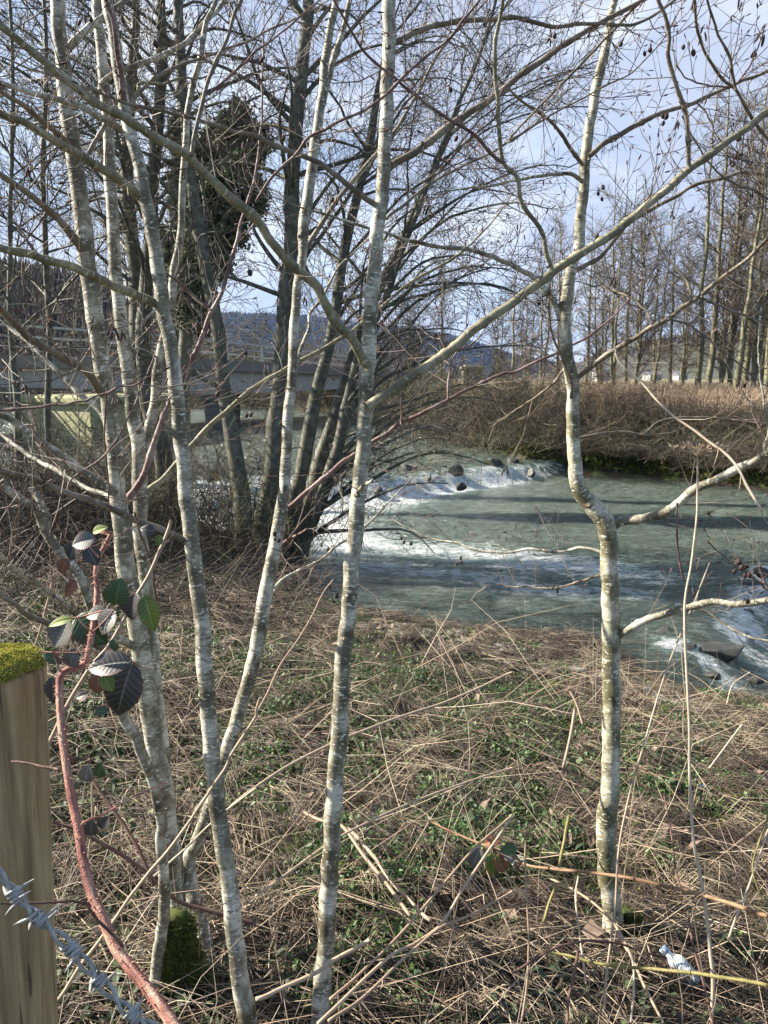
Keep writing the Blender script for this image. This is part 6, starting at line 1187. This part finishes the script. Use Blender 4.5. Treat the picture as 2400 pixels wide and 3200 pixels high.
V.append((pc[0], pc[1], ptop)); me = bpy.data.meshes.new('timber'); me.from_pydata(V, [], Fc + [((len(zs)-1)*nn+j, (len(zs)-1)*nn+(j+1) % nn, len(V)-1) for j in range(nn)])
for p in me.polygons: p.use_smooth = True
link('timber', me, M_post, fp)
# moss cap: a lumpy cushion with thousands of shoots
t = Tubes(); V, Fc = [], []; rings = 14; nn = 48
def mz(x_, y_): 
    q = min(1, math.hypot(x_, y_)/(pr*0.97)); return 0.017*(1-q**3.5) + float(vnoise(x_*60+5, y_*60, 1.0, 61))*0.008 + float(vnoise(x_*180+5, y_*180, 1.0, 62))*0.003
for k in range(rings+1):
    for j in range(nn):
        r = pr*0.965*k/rings*(1+0.04*math.sin(5*j*6.283/nn+1)); a = j*6.283/nn; V.append((pc[0]+r*math.cos(a), pc[1]+r*math.sin(a), ptop - 0.002 + mz(r*math.cos(a), r*math.sin(a))))
for k in range(rings):
    for j in range(nn): Fc.append((k*nn+j, k*nn+(j+1) % nn, (k+1)*nn+(j+1) % nn, (k+1)*nn+j))
me = bpy.data.meshes.new('moss_cap'); me.from_pydata(V, [], Fc); at = me.attributes.new('rnd', 'FLOAT', 'POINT'); at.data.foreach_set('value', (rng.random(len(V))*0.4).astype(np.float32))
mc = link('moss_cap', me, M_moss, fp)
for _ in range(9000):
    r = pr*1.0*math.sqrt(random.random()); a = random.random()*6.283; x_, y_ = r*math.cos(a), r*math.sin(a); p = np.array([pc[0]+x_, pc[1]+y_, ptop - 0.002 + mz(x_*0.95, y_*0.95)])
    d = unit(np.array([x_*8, y_*8, 0.7]) + rng.normal(size=3)*0.45); l = random.uniform(0.002, 0.0048); t.add(np.array([p, p+d*l*0.6, p+d*l + rng.normal(size=3)*0.0008]), [0.0006, 0.0008, 0.0003], 3, min(1, max(0, 0.55+random.gauss(0, .25))))
ms = t.mesh('moss_shoots'); so = tag(link('moss_shoots', ms, M_moss, mc), kind='stuff')

WR_ = T(0, 3, [(-160, 560), (0, 700), (60, 760), (110, 830), (190, 910), (280, 1000), (390, 1100), (500, 1210), (600, 1330), (700, 1440), (800, 1550), (930, 1640), (1080, 1760), (1300, 1930)])
wl_ = trace(WR_, 0.50, 0.47, 12, 12); s = smooth_line(wl_, 300); wr = empty('barbed_wire', s[-1, :3], 'twisted galvanised barbed wire sagging past the fence post in the lower left corner', 'barbed wire')
Ls = np.concatenate([[0], np.cumsum(np.linalg.norm(np.diff(s[:, :3], axis=0), axis=1))]); tw = Ls/0.046*2*math.pi; rw = 0.00150
tt = np.gradient(s[:, :3], axis=0); tt /= np.linalg.norm(tt, axis=1, keepdims=True); uu = np.cross(tt, [0, 1, 0]); uu /= np.linalg.norm(uu, axis=1, keepdims=True); ww = np.cross(tt, uu)
for ph in (0, math.pi):
    q = s[:, :3] + (np.cos(tw+ph)[:, None]*uu*1.5 + np.sin(tw+ph)[:, None]*ww)*rw*1.5; t = Tubes(); t.add(q, rw, 10); t.build('strand', M_wire, wr)
for bx_, by_ in T(0, 3, [(105, 690), (255, 1010), (470, 1160), (640, 1300), (870, 1600)]):
    i_ = int(np.argmin([abs(WX[0]-bx_) for WX in [((q[0])/((q[1]*cp-(q[2]-CAMZ)*sp))*F+1200, 0) for q in s[:, :3]]])); p = s[i_, :3]; t0, u0, w0 = tt[i_], uu[i_], ww[i_]
    for sgn in (1, -1):
        L0 = random.uniform(0.011, 0.014); ph0 = random.uniform(0, 6.28); pts = []; m_ = 34; R_ = 0.0044
        for k in range(m_):
            a = ph0 + sgn*k/m_*2*math.pi*2.3; pts.append(p + t0*(sgn*0.0012 + (k/m_-0.5)*0.0075) + (math.cos(a)*u0 + math.sin(a)*w0)*R_)
        pts = np.array(pts); d0 = unit(pts[0]-pts[1]); d1 = unit(pts[-1]-pts[-2]); d0 = unit(d0 + t0*0.3*sgn); 
        pts = np.vstack([[pts[0] + d0*L0], [pts[0] + d0*L0*0.5], pts, [pts[-1] + d1*L0*0.5], [pts[-1] + d1*L0]]); rr = np.full(len(pts), 0.00125); rr[0] = rr[-1] = 0.0002; t = Tubes(); t.add(pts, rr, 8); t.build('barb', M_wire, wr)

# ------------------------------------------------------------------ litter
g_ = G(*T(2, 3, [(1190, 1440)])[0]); bt = empty('plastic_bottle', g_, 'crumpled white plastic bottle lying in the grass at the lower right', 'bottle')
ax = unit(np.array([-0.55, 0.45, 0.45])); t = Tubes(); n = 16; z = np.linspace(0, 0.10, n); q = g_ + [0, 0, 0.02] + ax*z[:, None]; r = np.array([0.018, 0.024, 0.026, 0.026, 0.024, 0.026, 0.026, 0.024, 0.026, 0.026, 0.025, 0.022, 0.016, 0.011, 0.010, 0.010])
t.add(q, r, 18); t.build('bottle_body', M_plastic, bt, 0.03); t = Tubes(); q = g_ + [0, 0, 0.02] + ax*np.array([0.101, 0.103, 0.113, 0.115])[:, None]; t.add(q, [0.010, 0.0125, 0.0125, 0.011], 16); t.build('cap', M_blue, bt)
def crumple(px, py, size, m, label, cat, seed):
    g_ = G(px, py); r = np.random.default_rng(seed); n = 9; s_ = size/F*fdepth(g_); V = []
    for i_ in range(n):
        for j in range(n): V.append((g_[0] + (i_/(n-1)-.5)*s_ + r.normal()*s_*.04, g_[1] + (j/(n-1)-.5)*s_*0.8 + r.normal()*s_*.04, g_[2] + 0.02 + abs(r.normal())*s_*0.16))
    me = mesh_np('wrapper', V, [(i_*n+j, i_*n+j+1, (i_+1)*n+j+1, (i_+1)*n+j) for i_ in range(n-1) for j in range(n-1)]); o = link('wrapper', me, m); sol = o.modifiers.new('s', 'SOLIDIFY'); sol.thickness = 0.0006; tag(o, label, cat, 'litter')
crumple(*T(2, 3, [(1228, 150)])[0], 16, M_blue, 'tiny blue and white scrap of plastic right of the hogweed stalk', 'litter', 4)
crumple(*T(2, 3, [(40, 640)])[0], 44, M_plastic, 'clear crumpled plastic wrapper under the orange cane', 'litter', 5)

# ------------------------------------------------------------------ the air
mb = MB(); mb.box((0, 1500, 200), (5200, 0, 0), (0, 5500, 0), (0, 0, 225)); hz = mb.build('haze', None, None, 0); tag(hz, 'thin blue winter haze', 'haze', None, 'stuff')
hm = bpy.data.materials.new('haze'); hm.use_nodes = True; nt = hm.node_tree; nt.nodes.remove(nt.nodes['Principled BSDF']); pv = nt.nodes.new('ShaderNodeVolumePrincipled')
pv.inputs['Color'].default_value = (0.33, 0.50, 0.95, 1); pv.inputs['Density'].default_value = 0.00010; nt.links.new(pv.outputs[0], nt.nodes['Material Output'].inputs['Volume']); hz.data.materials.append(hm)
